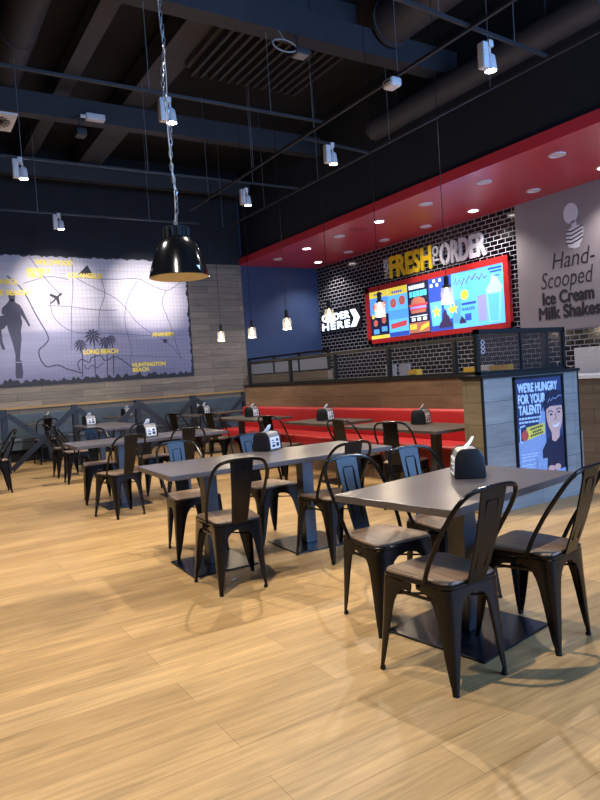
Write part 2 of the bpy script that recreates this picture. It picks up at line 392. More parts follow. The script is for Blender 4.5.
def make_track_light():
    t = thing('track_spotlight', 'x', 'spotlight', (0, 0, 4.6), group='ceiling track spotlights')
    obj('adapter', MB().box((-.03, -.06, -.05), (.03, .06, .02)), 'white_paint', t)
    obj('driver_box', MB().box((-.1, -.045, -.26), (-.02, .045, -.0), .012), 'white_paint', t, smooth=True)
    obj('arm', MB().bar((.035, 0, -.04), (.035, 0, -.2), .02, .02, (1, 0, 0)), 'white_paint', t)
    h = obj('lamp_head', MB().lathe([(.03, -.1), (.05, -.12), (.058, -.2), (.066, -.265), (.06, -.265), (.056, -.25)], (.04, 0, 0), 20), 'white_paint', t, smooth=True)
    obj('lens', MB().lathe([(.055, -.262), (.055, -.254)], (.04, 0, 0), 20), 'lens', h)
    return t
TL = make_track_light()
SPOTS = [  # position, label, aim, energy, cone
    ((2.93, 7.15), 'lit white track spotlight beside the chain of the black dome lamp', (4.98, 14.3, 3.4), 5200, 16, 1.),
    ((5.58, 7.7), 'lit white track spotlight in the middle of the dark ceiling', (4.3, 7.2, 0), 300, 105),
    ((5.42, 10.06), 'lit white track spotlight just above the left end of the red bulkhead', (9.7, 10.0, 3.05), 900, 25, 1.),
    ((5.44, 4.66), 'lit white track spotlight at the upper right, nearest of those in view', (4.6, 4.4, 0), 280, 105),
    ((1.75, 9.78), 'lit white track spotlight at the far left below the square ceiling vent', (3.02, 14.3, 3.45), 1700, 24, 1.),
    ((2.84, 12.61), 'small white track spotlight nearest the map mural, aimed away', (2.6, 14.3, .5), 260, 62),
]
for i, (p, lab, aim, en, cone, *bl) in enumerate(SPOTS):
    t = TL if i == 0 else copy_thing(TL, (p[0], p[1], 4.6), 0, lab)
    t.location = (p[0] - .04, p[1], 4.6); t['label'] = lab
    spot_lamp((p[0], p[1], 4.31), aim, en, cone, *bl)
for p, aim, en in (((3.2, 5.05), (2.6, 4.3, 0), 460), ((.25, 2.1), (.9, 2.0, 0), 640), ((.4, 5.6), (.9, 5.6, 0), 470), ((-.9, 9.0), (.3, 9.0, 0), 520), ((2.6, 9.6), (3.4, 12.5, 0), 560)):
    spot_lamp((p[0], p[1], 4.5), aim, en, 112)

# small ceiling devices
v = thing('ceiling_vent', 'square white swirl air vent at the far left of the ceiling', 'vent', (1.3, 9.3, 4.9))
obj('plate', MB().box((-.3, -.3, 0), (.3, .3, .03)), 'white_paint', v)
s_ = MB()
for k in range(24):
    a = 2 * PI * k / 24
    s_.bar((.09 * math.cos(a), .09 * math.sin(a), -.004), (.25 * math.cos(a + .35), .25 * math.sin(a + .35), -.004), .012, .01)
obj('slot', s_, 'black', v)
obj('hanging_rod', MB().tube([(0, 0, .03), (0, 0, 1.5)], .02, 8), 'duct', v)
t = thing('access_point', 'white rounded device on the long track beside the big beam', 'device', (4.98, 5.66, 4.585))
obj('housing', MB().box((-.075, -.09, -.1), (.075, .09, 0), .03), 'white_paint', t, smooth=True)
obj('label_strip', MB().box((-.077, -.05, -.05), (-.074, .05, -.03)), 'ink', t)
t = thing('emergency_light', 'small white box light on the cross beam at upper left', 'light', (2.9, 10.54, 5.62))
obj('housing', MB().box((-.02, -.06, -.02), (.28, .06, .08), .015), 'white_paint', t); obj('sensor', MB().tube([(-.1, 0, .03), (-.02, 0, .03)], .03, 12), 'white_paint', t)
t = thing('flood_light', 'small dark flood lamp hanging under the upper cross beam', 'light', (4.6, 6.9, 5.34))
obj('bracket', MB().tube([(0, .07, .26), (0, .05, .12), (.05, 0, .05)], .012, 8), 'beam', t)
obj('lamp_head', MB().box((-.11, -.09, -.03), (.11, .09, .04), .015), 'beam', t); obj('lens', MB().box((-.08, -.07, -.036), (.08, .07, -.03)), 'silver', t)
lp = MB(); lp.tube([(.17 * math.cos(2 * PI * k / 24), 0, .07 * math.sin(2 * PI * k / 24)) for k in range(24)], .009, 6, closed=True); lp.tube([(0, 0, .07), (0, .14, .26)], .01, 6)
o = tag(obj('cable_loop', lp, 'plaster', smooth=True), 'pale loop of cable hanging under the upper cross beam', 'cable'); o.location = (4.34, 6.84, 5.36)
t = thing('motion_camera', 'small dark camera hanging below the cross beam near the white box light', 'camera', (2.72, 10.3, 5.25))
obj('stem', MB().tube([(0, .32, .36), (0, 0, .32), (0, 0, .1)], .014, 8), 'beam', t); obj('body', MB().box((-.08, -.1, -.02), (.08, .1, .09), .02), 'beam', t, smooth=True)

# soffit downlights
def make_down():
    t = thing('recessed_downlight', 'x', 'downlight', (0, 0, 4.13), group='recessed downlights in the red soffit')
    n = 20
    ringm = MB().loft([[(r * math.cos(2 * PI * k / n), r * math.sin(2 * PI * k / n), z) for k in range(n)] for r, z in ((.115, 0), (.115, -.012), (.085, -.012), (.085, 0))], True, False)
    obj('trim_ring', ringm, 'white_paint', t, smooth=True)
    obj('lens', MB().lathe([(.084, -.006), (.084, -.001)], n=20), 'down_off', t)
    return t
DN = make_down()
lens_on = MB().lathe([(.084, -.006), (.084, -.001)], n=20)
DL = [(7.94, 13.42, 0, 'unlit downlight nearest the left end of the red soffit'), (7.94, 12.16, 1, 'lit downlight in the front row of the red soffit, left of the vent'),
      (7.94, 10.9, 0, 'unlit downlight in the front row just left of the round soffit vent'), (7.94, 9.62, 1, 'lit downlight in the front row just right of the round soffit vent'),
      (7.94, 8.35, 0, 'unlit front row downlight above the letters TO ORDER'), (7.94, 7.04, 0, 'unlit front row downlight above the pale end of the menu'), (7.94, 5.74, 0, 'unlit front row downlight above the hand holding a scoop, largest in view'),
      (9.17, 13.56, 1, 'lit downlight in the wall row at the left corner over the tiles'), (9.17, 12.28, 0, 'unlit wall row downlight left of the word FRESH'), (9.17, 10.97, 0, 'unlit wall row downlight over the letters FR'),
      (9.17, 9.68, 0, 'unlit wall row downlight over the small word TO'), (9.17, 8.43, 1, 'lit wall row downlight over the word ORDER'), (9.17, 7.11, 0, 'unlit wall row downlight above the grey panel edge'), (9.17, 5.85, 1, 'lit wall row downlight at the right edge of the picture')]
on_mesh = None
for i, (x, y, on, lab) in enumerate(DL):
    t = DN if i == 0 else copy_thing(DN, (x, y, 4.13), 0, lab)
    t.location = (x, y, 4.13); t['label'] = lab
    if on:
        ln = [c for c in t.children if c.name.startswith('lens')][0]
        if on_mesh is None:
            on_mesh = ln.data.copy(); on_mesh.materials.clear(); on_mesh.materials.append(M['down'])
        ln.data = on_mesh
        spot_lamp((x, y, 4.1), (x, y, 0), 180, 125, .7, (1, .93, .88), .06)
t = thing('soffit_vent', 'round perforated grille in the red soffit between two lit downlights', 'vent', (7.94, 10.24, 4.13))
obj('grille', MB().lathe([(.2, -.008), (.2, 0)], n=28), 'red_paint', t)
s_ = MB()
for a in range(4):
    n = 6 + a * 6
    for k in range(n):
        s_.lathe([(.011, -.0095), (.011, -.0075)], (.045 * (a + 1) * math.cos(2 * PI * k / n), .045 * (a + 1) * math.sin(2 * PI * k / n), 0), 6)
obj('hole', s_, 'black', t); bpy.context.view_layer.objects

# ------------------------------------------------------------------ chairs
def make_chair():
    t = thing('dining_chair', 'x', 'chair', group='metal dining chairs')
    feet = {(-1, 1): (-.215, .20), (1, 1): (.215, .20), (-1, -1): (-.16, -.21), (1, -1): (.16, -.21)}
    top = {(-1, 1): (-.186, .182), (1, 1): (.186, .182), (-1, -1): (-.158, -.192), (1, -1): (.158, -.192)}
    # seat: metal pan and timber top
    def rr(ins, z):
        c = [(top[k][0] - ins * k[0], top[k][1] - ins * k[1]) for k in ((1, 1), (-1, 1), (-1, -1), (1, -1))]; pts = []
        r = .05
        for i, (x, y) in enumerate(c):
            sx, sy = ((1, 1), (-1, 1), (-1, -1), (1, -1))[i]
            for k in range(6):
                a = R(90 * i + 18 * k); pts.append((x - sx * r + r * math.cos(a), y - sy * r + r * math.sin(a), z))
        return pts
    obj('seat_pan', MB().loft([rr(.004, .425), rr(-.004, .432), rr(-.004, .446), rr(.002, .449)]), 'black_metal', t, smooth=True)
    obj('seat', MB().loft([rr(.004, .447), rr(.002, .454), rr(.006, .4605), rr(.012, .462)]), 'seat', t, smooth=True, auto=60)
    # four pressed steel legs, each flaring into an arched apron
    lv = [(.428, 1., 0), (.400, 1., .05), (.394, .8, .07), (.384, .66, .1), (.365, .545, .15), (.335, .46, .23), (.29, .395, .34), (.22, .325, .5), (.14, .255, .68), (.06, .175, .87), (.03, .13, .93), (0, .115, 1.)]
    for k in feet:
        rings = []
        for z, wf, f in lv:
            cx = top[k][0] + (feet[k][0] - top[k][0]) * f; cy = top[k][1] + (feet[k][1] - top[k][1]) * f
            wx, wy = wf * abs(top[k][0]), wf * .187
            sx, sy = k; r = min(.03, .45 * min(wx, wy)); th = .007
            out = [(cx - sx * wx, cy), (cx - sx * (wx + r) / 2, cy + sy * .001)]
            inn = [(cx - sx * wx, cy - sy * th), (cx - sx * (wx + r) / 2, cy - sy * th)]
            for a in (0, 22.5, 45, 67.5, 90):
                a = R(a)
                out.append((cx - sx * r + sx * r * math.sin(a), cy - sy * r + sy * r * math.cos(a)))
                q = max(r - th, .0015)
                inn.append((cx - sx * r + sx * q * math.sin(a), cy - sy * r + sy * q * math.cos(a)))
            out += [(cx + sx * .001, cy - sy * (wy + r) / 2), (cx, cy - sy * wy)]
            inn += [(cx - sx * th, cy - sy * (wy + r) / 2), (cx - sx * th, cy - sy * wy)]
            ring = out + inn[::-1]
            if sx * sy > 0: ring = ring[::-1]
            rings.append([(x, y, z) for x, y in ring])
        lg = obj('leg', MB().loft(rings), 'black_metal', t, smooth=True, auto=50)
        obj('foot_cap', MB().lathe([(.012, .0), (.0135, .004), (.0125, .012), (.010, .02)], (feet[k][0] - k[0] * .011, feet[k][1] - k[1] * .011, 0), 10), 'black', lg)
    st = MB(); st.bar((-.168, .165, .345), (.143, -.172, .345), .018, .006); st.bar((.168, .165, .352), (-.143, -.172, .352), .018, .006)
    st.bar((-.178, .17, .374), (-.15, -.18, .374), .01, .012); st.bar((.178, .17, .374), (.15, -.18, .374), .01, .012)
    obj('stretcher', st, 'black_metal', t)
    # tubular hoop
    half = [(-.178, -.08, .445), (-.186, -.12, .53), (-.191, -.19, .65), (-.187, -.25, .74), (-.165, -.295, .81), (-.115, -.322, .847), (0, -.332, .856)]
    pts = half + [(-x, y, z) for x, y, z in half[-2::-1]]
    obj('back_hoop', MB().tube(smooth_path(pts, 5), .0105, 8), 'black_metal', t, smooth=True)
    # splat, wider at the top, with a pressed outline
    def sp(u, f):
        z = .44 + .412 * f; y = -.205 - .122 * f + .02 * math.sin(PI * f) * -1 * .5
        return u * (.052 + .023 * f), y, z
    rings = []
    for i in range(11):
        f = i / 10; ring = []
        for u in (-1, -.96, -.3, .3, .96, 1):
            x, y, z = sp(u, f); ring.append((x, y + .004 + (.004 if abs(u) == 1 else 0), z))
        for u in (1, .96, .3, -.3, -.96, -1):
            x, y, z = sp(u, f); ring.append((x, y, z))
        rings.append(ring)
    b = obj('backrest', MB().loft(rings), 'black_metal', t, smooth=True, auto=45)
    pr = MB()
    for off in (.0055, -.0015):
        q = [(-.5, .16), (-.5, .84), (-.42, .87), (.42, .87), (.5, .84), (.5, .16)]
        pr.tube([(sp(u, f)[0], sp(u, f)[1] + off, sp(u, f)[2]) for u, f in q], .0028, 5)
    obj('pressed_outline', pr, 'black_metal', b)
    return t
CH = make_chair()
NEAR, MID, FAR, BAR, BACK = ('chairs at the nearest table', 'chairs at the middle long table', 'chairs at the farther long table', 'chairs along the red bench', 'chairs near the back wall')
CHAIRS = [
    (1.983, 2.127, 2, 'black metal chair nearest the camera, its back towards us, at the nearest table', NEAR),
    (2.577, 2.124, 10, 'black metal chair at the right edge of the picture, back towards us', NEAR),
    (2.190, 2.765, 179, 'black metal chair facing us at the left corner of the nearest table', NEAR),
    (2.66, 2.78, 176, 'black metal chair facing us behind the nearest table, beside the napkin dispenser', NEAR),
    (1.807, 3.908, -7, 'back-turned black metal chair at the left front of the middle long table', MID),
    (2.677, 3.992, 1, 'back-turned black metal chair at the right front of the middle long table', MID),
    (1.955, 4.91, 177, 'black metal chair facing us behind the left end of the middle long table', MID),
    (2.603, 4.80, 182, 'black metal chair facing us behind the dispenser on the middle long table', MID),
    (1.936, 6.851, 11, 'back-turned black metal chair at the left front of the farther long table', FAR),
    (2.009, 7.95, 177, 'black metal chair facing us behind the left end of the farther long table', FAR),
    (2.72, 7.98, 184, 'black metal chair facing us behind the right half of the farther long table', FAR),
    (2.74, 6.98, -12, 'back-turned black metal chair at the right front of the farther long table', FAR),
    (2.22, 9.86, -92, 'side-on black metal chair left of the farthest grey table, nearer of two', BACK),
    (2.24, 10.72, -88, 'side-on black metal chair left of the farthest grey table, farther of two', BACK),
    (1.058, 9.834, 90, 'black metal chair cut off by the left edge of the picture', BACK),
    (2.356, 13.05, 0, 'black metal chair behind the left braced rail, drawn up to a booth table', BACK),
    (4.16, 4.87, -62, 'black metal chair in front of the nearest red bench table, closer to us', BAR),
    (4.17, 5.62, -75, 'black metal chair at the left end of the nearest red bench table', BAR),
    (4.26, 7.36, -68, 'black metal chair in front of the second red bench table from the right', BAR),
    (4.32, 9.3, -68, 'black metal chair in front of the third red bench table from the right', BAR),
    (4.08, 10.3, -60, 'black metal chair turned towards the farthest table before the red bench', BAR),
]
for i, (x, y, a, lab, g) in enumerate(CHAIRS):
    c = CH if i == 0 else copy_thing(CH, (x, y, 0), R(a), lab, g)
    c.location = (x, y, 0); c.rotation_euler = (0, 0, R(a)); c['label'] = lab; c['group'] = g

# ------------------------------------------------------------------ tables
def table(label, cx, cy, rot, L_, W_, peds, group, mat='table', base=.46, col=.09, th=.035):
    t = thing('dining_table', label, 'table', (cx, cy, 0), (0, 0, R(rot)), group)
    obj('tabletop', MB().box((-L_ / 2, -W_ / 2, .75 - th), (L_ / 2, W_ / 2, .75), .004), mat, t)
    for px, py in peds:
        obj('base_plate', MB().box((px - base / 2, py - base / 2, 0), (px + base / 2, py + base / 2, .012), .003), 'plate_metal', t)
        c = obj('column', MB().box((px - col / 2, py - col / 2, .012), (px + col / 2, py + col / 2, .75 - th - .006)), 'table_metal', t, bevel=.004)
        obj('mounting_plate', MB().box((px - .15, py - .15, .75 - th - .008), (px + .15, py + .15, .75 - th)), 'black', c)
    return t
LT = 'long dining tables in the middle of the floor'
table('grey brown square-cornered table nearest the camera at right, on one steel column', 2.385, 2.385, 9.5, 1.09, .69, [(0, 0)], LT, base=.58, col=.105)
table('grey brown long table in the middle of the floor, on two columns', 2.37, 4.36, -2.2, 1.8, .75, [(-.47, .06), (.36, .08)], LT, base=.5, col=.1)
table('grey brown long table farther back at the left, on two columns', 2.45, 7.42, -1, 1.75, .72, [(-.3, .03), (.45, .03)], LT, base=.5, col=.1)
table('grey brown table farthest back at the left, two chairs at its left side', 2.86, 10.55, 0, .72, 1.75, [(0, -.45), (0, .45)], LT, base=.46)
BT = 'dark tables along the red bench'
table('dark table at the near end of the red bench', 4.52, 5.18, 0, .68, 1.5, [(.03, -.35), (.03, .4)], BT, 'table_dark', .42, .08, .03)
table('dark table second along the red bench from the right', 4.62, 6.86, 0, .66, 1.05, [(0, -.22)], BT, 'table_dark', .42, .08, .03)
table('dark table third along the red bench from the right', 4.64, 8.98, 0, .64, 1.4, [(0, -.35), (0, .35)], BT, 'table_dark', .42, .08, .03)
table('dark table beyond the far end of the red bench', 5.1, 11.3, 0, 1.3, .66, [(-.14, 0), (.15, 0)], BT, 'table_dark', .28, .08, .03)
OT = 'dark tables in the booths at the back wall'
table('small dark booth table by the chair behind the left braced rail', 2.5, 13.52, 0, .8, .48, [(0, 0)], OT, 'table_dark', .4, .08, .03)
table('small dark booth table behind the second braced rail bay', 4.0, 13.4, 0, .8, .48, [(0, 0)], OT, 'table_dark', .4, .08, .03)
table('small dark booth table in the right corner at the back wall', 5.7, 13.4, 0, .8, .48, [(0, 0)], OT, 'table_dark', .4, .08, .03)

# ------------------------------------------------------------------ napkin dispensers
def make_disp():
    t = thing('napkin_dispenser', 'x', 'napkin dispenser', group='napkin dispensers on the tables')
    def prof(y, ins=0.):
        pts = [(-.08 + ins, .004), (.08 - ins, .004), (.082 - ins, .02), (.074 - ins, .11), (.06 - ins, .142), (.04, .156 - ins), (-.04, .156 - ins), (-.06 + ins, .142), (-.074 + ins, .11), (-.082 + ins, .02)]
        return [(x, y, z) for x, z in pts]
    b = obj('body', MB().loft([prof(-.082, .005), prof(.082, .005)]), 'silver', t, smooth=True, auto=30)
    for s in (-1, 1):
        rg = [prof(s * .08), prof(s * .092), prof(s * .096, .008)]
        if s > 0: pass
        obj('end_plate', MB().loft(rg), 'plastic', t, smooth=True, auto=35)
        # printed card on each long face
        cd = MB(); x = s * .0795
        cd.loft([[(x + s * (.0035), -.068, .018), (x + s * .0035, .068, .018), (x - s * .0045, .068, .108), (x - s * .0045, -.068, .108)],
                 [(x + s * (.0005), -.068, .018), (x + s * .0005, .068, .018), (x - s * .0075, .068, .108), (x - s * .0075, -.068, .108)]])
        c = obj('advert_card', cd, 'white', t)
        pt = MB()
        for (y0, y1, z0, z1) in ((-.05, -.005, .03, .05), (-.05, .0, .06, .068), (-.05, -.01, .08, .088), (.012, .055, .03, .062), (.015, .05, .072, .095)):
            f = lambda z: x + s * (.0042 - .008 * (z - .018) / .09)
            pt.loft([[(f(z0), y0, z0), (f(z0), y1, z0), (f(z1), y1, z1), (f(z1), y0, z1)], [(f(z0) - s * .001, y0, z0), (f(z0) - s * .001, y1, z0), (f(z1) - s * .001, y1, z1), (f(z1) - s * .001, y0, z1)]])
        obj('print', pt, 'ink', c)
    nk = MB(); rows = []
    for i in range(6):
        f = i / 5; x = -.012 + .045 * f; w0, w1 = -.04 + .012 * f, .042 - .02 * f; z = .152 + .055 * f; q = .006 * math.sin(PI * f)
        rows.append([(x + q, w0, z - .004), (x + q + .008, .002, z + .004), (x + q, w1, z), (x + q - .003, w1, z + .001), (x + q + .005, .002, z + .005), (x + q - .003, w0, z - .003)])
    nk.loft(rows)
    obj('napkin', nk, 'white', t, smooth=True, auto=60)
    return t
DP = make_disp()
for i, (x, y, a, lab) in enumerate([
    (2.56, 2.49, -38, 'napkin dispenser on the nearest table, black end towards us'),
    (2.56, 4.70, -62, 'napkin dispenser on the middle long table, printed card facing us'),
    (2.44, 7.36, -70, 'napkin dispenser on the farther long table at left'),
    (2.72, 11.15, -80, 'napkin dispenser on the farthest back table at left'),
    (4.70, 5.2, -62, 'napkin dispenser on the nearest red bench table'),
    (4.66, 6.95, -62, 'napkin dispenser on the second red bench table from the right'),
    (4.72, 9.1, -62, 'napkin dispenser on the third red bench table from the right'),
    (4.86, 11.3, -62, 'napkin dispenser on the table beyond the end of the red bench'),
    (2.5, 13.52, -5, 'napkin dispenser on the booth table behind the left braced rail'),
    (4.04, 13.4, -70, 'napkin dispenser on the booth table behind the second rail bay'),
    (5.62, 13.4, -70, 'napkin dispenser on the booth table in the right back corner')]):
    t = DP if i == 0 else copy_thing(DP, (x, y, .75), R(a), lab)
    t.location = (x, y, .75); t.rotation_euler = (0, 0, R(a)); t['label'] = lab

# ------------------------------------------------------------------ red bench, partition screen, end block
t = thing('banquette_bench', 'long red upholstered bench along the brown timber partition', 'bench', (5.25, 8.0, 0))
obj('seat_cushion', MB().box((-.3, -3.7, .24), (.2, 2.8, .48), .035), 'red', t, smooth=True)
obj('backrest', MB().box((.15, -3.7, .46), (.265, 2.8, .84), .035), 'red', t, smooth=True)
obj('plinth', MB().box((-.24, -3.66, 0), (.25, 2.76, .25)), 'part_wood', t)

g = thing('glass_screen', 'black framed glass screen along the top of the brown partition', 'screen', (5.6, 7.5, 1.225))
fr = MB(); fr.box((-.02, -3.2, .39), (.02, 3.3, .43)); fr.box((-.02, -3.2, 0), (.02, 3.3, .03))
obj('frame', fr, 'black', g)
ys = [-3.2, -1.95, -.75, .5, 1.8, 3.26]
for yy in ys: obj('post', MB().box((-.025, yy - .025, .0), (.025, yy + .025, .43)), 'black', g)
for a, b in zip(ys[:-1], ys[1:]): obj('pane', MB().box((-.005, a + .025, .03), (.005, b - .025, .39)), 'pane', g)

g = thing('glass_screen', 'black framed screen of pale frosted panels in front of the blue wall', 'screen', (7.46, 12.6, 1.42))
fr = MB(); fr.box((-.02, -1.75, .38), (.02, 1.75, .42)); fr.box((-.02, -1.75, 0), (.02, 1.75, .03)); fr.box((-.02, -1.75, .27), (.02, 1.75, .295))
obj('frame', fr, 'black', g)
ys = [-1.73, -.6, .5, 1.73]
for yy in ys: obj('post', MB().box((-.025, yy - .025, 0), (.025, yy + .025, .42)), 'black', g)
for a, b in zip(ys[:-1], ys[1:]): obj('panel', MB().box((-.008, a + .025, .03), (.008, b - .025, .27)), 'frost', g)

g = thing('divider_block', 'pale timber clad block carrying the recruitment poster', 'divider', (5.01, 4.12, 0))
obj('front_panel', MB().box((-.66, -.12, .0), (.66, -.1, 1.21)), 'block_wood', g)
obj('core', MB().box((-.66, -.1, 0), (.66, .12, 1.21)), 'block_side', g)
obj('top_cap', MB().box((-.68, -.14, 1.21), (.68, .13, 1.24)), 'black', g)
obj('edge_strip', MB().box((-.672, -.125, 0), (-.655, -.105, 1.21)), 'black', g); obj('edge_strip', MB().box((.655, -.125, .0), (.672, -.105, 1.21)), 'black', g)
obj('corner_guard', MB().box((.672, -.13, 0), (.69, -.09, .62)), 'silver', g)

g = thing('mesh_screen', 'black framed wire mesh screen standing on the poster block', 'screen', (5.03, 4.12, 1.24))
fr = MB(); fr.box((-.62, -.02, .37), (.62, .02, .41)); fr.box((-.62, -.02, 0), (.62, .02, .03)); fr.box((-.62, -.02, 0), (-.585, .02, .41)); fr.box((.585, -.02, 0), (.62, .02, .41)); fr.box((-.03, -.012, .0), (-.005, .012, .4))
obj('frame', fr, 'black', g)
ms = MB(); n = 44
for k in range(-14, n + 1):
    for d_ in (1, -1):
        x0 = -.585 + k * .0265; L0 = .34
        p0 = (x0, 0.003 * d_, .03) if d_ > 0 else (x0 + L0, .003 * d_, .03)
        p1 = (x0 + L0, .003 * d_, .37) if d_ > 0 else (x0, .003 * d_, .37)
        # clip to the frame
        ta, tb = 0., 1.
        dx = p1[0] - p0[0]
        for lim, sg in ((-.585, 1), (.585, -1)):
            f0 = (p0[0] - lim) * sg; f1 = (p1[0] - lim) * sg
            if f0 < 0 and f1 < 0: ta, tb = 1, 0
            elif f0 < 0: ta = max(ta, f0 / (f0 - f1))
            elif f1 < 0: tb = min(tb, f0 / (f0 - f1))
        if tb - ta > .02:
            q = lambda s: (p0[0] + dx * s, p0[1], p0[2] + .34 * s)
            ms.tube([q(ta), q(tb)], .0028, 4)
o = obj('wire_mesh', ms, 'wire', g)
tg = MB()
for k in range(3): tg.ribbon([(-.57, .21 + k * .04), (-.545, .235 + k * .04), (-.52, .21 + k * .04), (-.545, .19 + k * .04), (-.57, .21 + k * .04)], .008, -.024, -.021)
tgo = obj('pale_emblem', MB().add([(x, z, y) for x, y, z in tg.v], tg.f), 'letter_white', g)

# recruitment poster, local x right, y up, z towards the viewer
p = thing('recruitment_poster', 'blue framed recruitment poster with a smiling person in a cap', 'poster', (4.73, 4.0, .2), (PI / 2, 0, 0))
PW, PH = .7, 1.0
f = MB(); f.box((0, 0, 0), (PW, .02, .022)); f.box((0, PH - .02, 0), (PW, PH, .022)); f.box((0, 0, 0), (.02, PH, .022)); f.box((PW - .02, 0, 0), (PW, PH, .022))
obj('frame', f, 'black', p)
obj('print', MB().box((.02, .02, 0), (PW - .02, PH - .02, .006)), 'poster_navy', p)
a = MB(); a.poly([(.3, .45), (.34, .62), (.42, .72), (.42, .3), (.68, .2), (.68, .02), (.12, .02), (.02, .12), (.02, .4)], .006, .008); obj('backdrop', a, 'poster_blue', p)
lt = MB()
for bodytxt, y, wdt in (("WE'RE HUNGRY", .855, .555), ('FOR YOUR', .75, .375), ('TALENT!', .65, .305)):
    m = text_mb(bodytxt, .055, y, wdt, .082, .009, .011, .004, fat=.005); lt.add(m.v, m.f)
obj('lettering', lt, 'poster_white', p)
sm = MB()
random.seed(3)
for y, x0, x1 in ((.605, .055, .36), (.57, .055, .33), (.28, .07, .3), (.255, .07, .28), (.225, .07, .24), (.18, .07, .26), (.155, .07, .24), (.13, .07, .2)):
    x = x0
    while x < x1:
        l = random.uniform(.02, .05); sm.box((x, y, .009), (min(x1, x + l), y + (.018 if y > .5 else .009), .0105)); x += l + .008
obj('small_print', sm, 'poster_white', p)
tl = MB(); tl.poly([(.13, .41), (.4, .455), (.405, .555), (.15, .53)], .009, .012); tk = obj('yellow_ticket', tl, 'poster_yellow', p)
sm = MB()
for y, x0, x1 in ((.5, .2, .38), (.468, .23, .35), (.44, .2, .37)):
    x = x0
    while x < x1: sm.box((x, y + (x - .2) * .13, .012), (x + .018, y + .018 + (x - .2) * .13, .0135)); x += .026
obj('ticket_print', sm, 'poster_dark', tk)
obj('round_badge', MB().disc(.12, .46, .048, .05, .012, .014), 'poster_red', p)
b = MB(); b.ribbon([(.06, .53), (.06, .4), (.09, .4)], .014, .009, .011); b.ribbon([(.06, .54), (.13, .55)], .014, .009, .011); obj('bracket_mark', b, 'poster_white', p)
# the printed person
pb = MB(); pb.poly([(.36, .02), (.36, .3), (.42, .37), (.5, .42), (.6, .42), (.68, .4), (.68, .02)], .008, .010); obj('printed_shirt', pb, 'poster_dark', p)
pf = MB(); pf.poly([(.44, .7), (.435, .6), (.455, .52), (.5, .45), (.5, .38), (.55, .36), (.61, .4), (.62, .46), (.655, .52), (.67, .6), (.665, .7)], .010, .012); fa = obj('printed_face', pf, 'poster_skin', p)
fm = MB(); fm.ribbon([(.46, .645), (.49, .66), (.53, .645)], .009, .012, .0135); fm.ribbon([(.58, .66), (.62, .675), (.65, .665)], .009, .012, .0135)
fm.disc(.5, .622, .02, .009, .012, .0135); fm.disc(.615, .638, .019, .009, .012, .0135); fm.ribbon([(.565, .63), (.575, .575), (.55, .565)], .006, .012, .0135)
obj('eyes_and_brows', fm, 'poster_dark', fa)
fm = MB(); fm.poly([(.515, .522), (.56, .518), (.63, .545), (.6, .505), (.55, .49)], .012, .0135); obj('smile', fm, 'poster_lip', fa)
cp = MB(); cp.poly([(.4, .66), (.41, .75), (.45, .83), (.55, .86), (.64, .84), (.68, .8), (.68, .71), (.62, .72), (.5, .705)], .012, .015); ca = obj('printed_cap', cp, 'poster_dark', p)
cm = MB(); cm.ribbon([(.46, .74), (.49, .78), (.5, .75), (.54, .78), (.57, .765), (.62, .795), (.66, .79)], .008, .015, .0165); obj('cap_mark', cm, 'poster_blue', ca)
cu = MB(); cu.poly([(.28, .02), (.27, .22), (.42, .22), (.4, .02)], .011, .013); cu.poly([(.3, .02), (.68, .02), (.68, .1), (.3, .08)], .0125, .014); obj('printed_cup', cu, 'poster_blue', p)
bk = MB(); bk.disc(.47, .115, .05, .03, .014, .016); bk.disc(.56, .12, .045, .03, .014, .016); obj('printed_food', bk, 'poster_skin', p)

# ------------------------------------------------------------------ order counter and things on it
c = thing('order_counter', 'timber fronted order counter behind the partition', 'counter', (7.5, 5.7, 0))
obj('front_panel', MB().box((-.4, -3.2, 0), (-.37, 3.2, 1.08)), 'counter_wood', c); obj('carcass', MB().box((-.37, -3.2, 0), (.4, 3.2, 1.08)), 'black', c)
obj('worktop', MB().box((-.44, -3.22, 1.08), (.44, 3.22, 1.12)), 'white_paint', c)
for i, (y, w_, h_, m, lab) in enumerate(((8.15, .2, .2, 'box_yellow', 'yellow card box on the counter, left of two near ones, seen through the glass'), (6.85, .34, .18, 'box_yellow', 'yellow card box on the counter behind the glass, left of a white box'), (6.35, .34, .19, 'box_yellow', 'yellow card box on the counter behind the glass, right of a white box'), (6.6, .14, .2, 'white', 'small white box between two yellow boxes on the counter'))):
    b = thing('card_box', lab, 'box', (7.3, y, 1.12))
    obj('carton', MB().box((-.06, -w_ / 2, 0), (.06, w_ / 2, h_), .006), m, b); obj('print', MB().box((-.0625, -w_ * .35, h_ * .3), (-.0605, w_ * .35, h_ * .6)), 'ink', b)
for y, lab in ((8.75, 'pale order terminal on the counter, left of two behind the glass'), (8.4, 'pale order terminal on the counter, right of two behind the glass')):
    b = thing('order_terminal', lab, 'terminal', (7.3, y, 1.12))
    obj('stand', MB().box((-.05, -.06, 0), (.05, .06, .06)), 'black', b); obj('display', MB().box((-.02, -.13, .05), (.01, .13, .3), .006), 'frost', b)

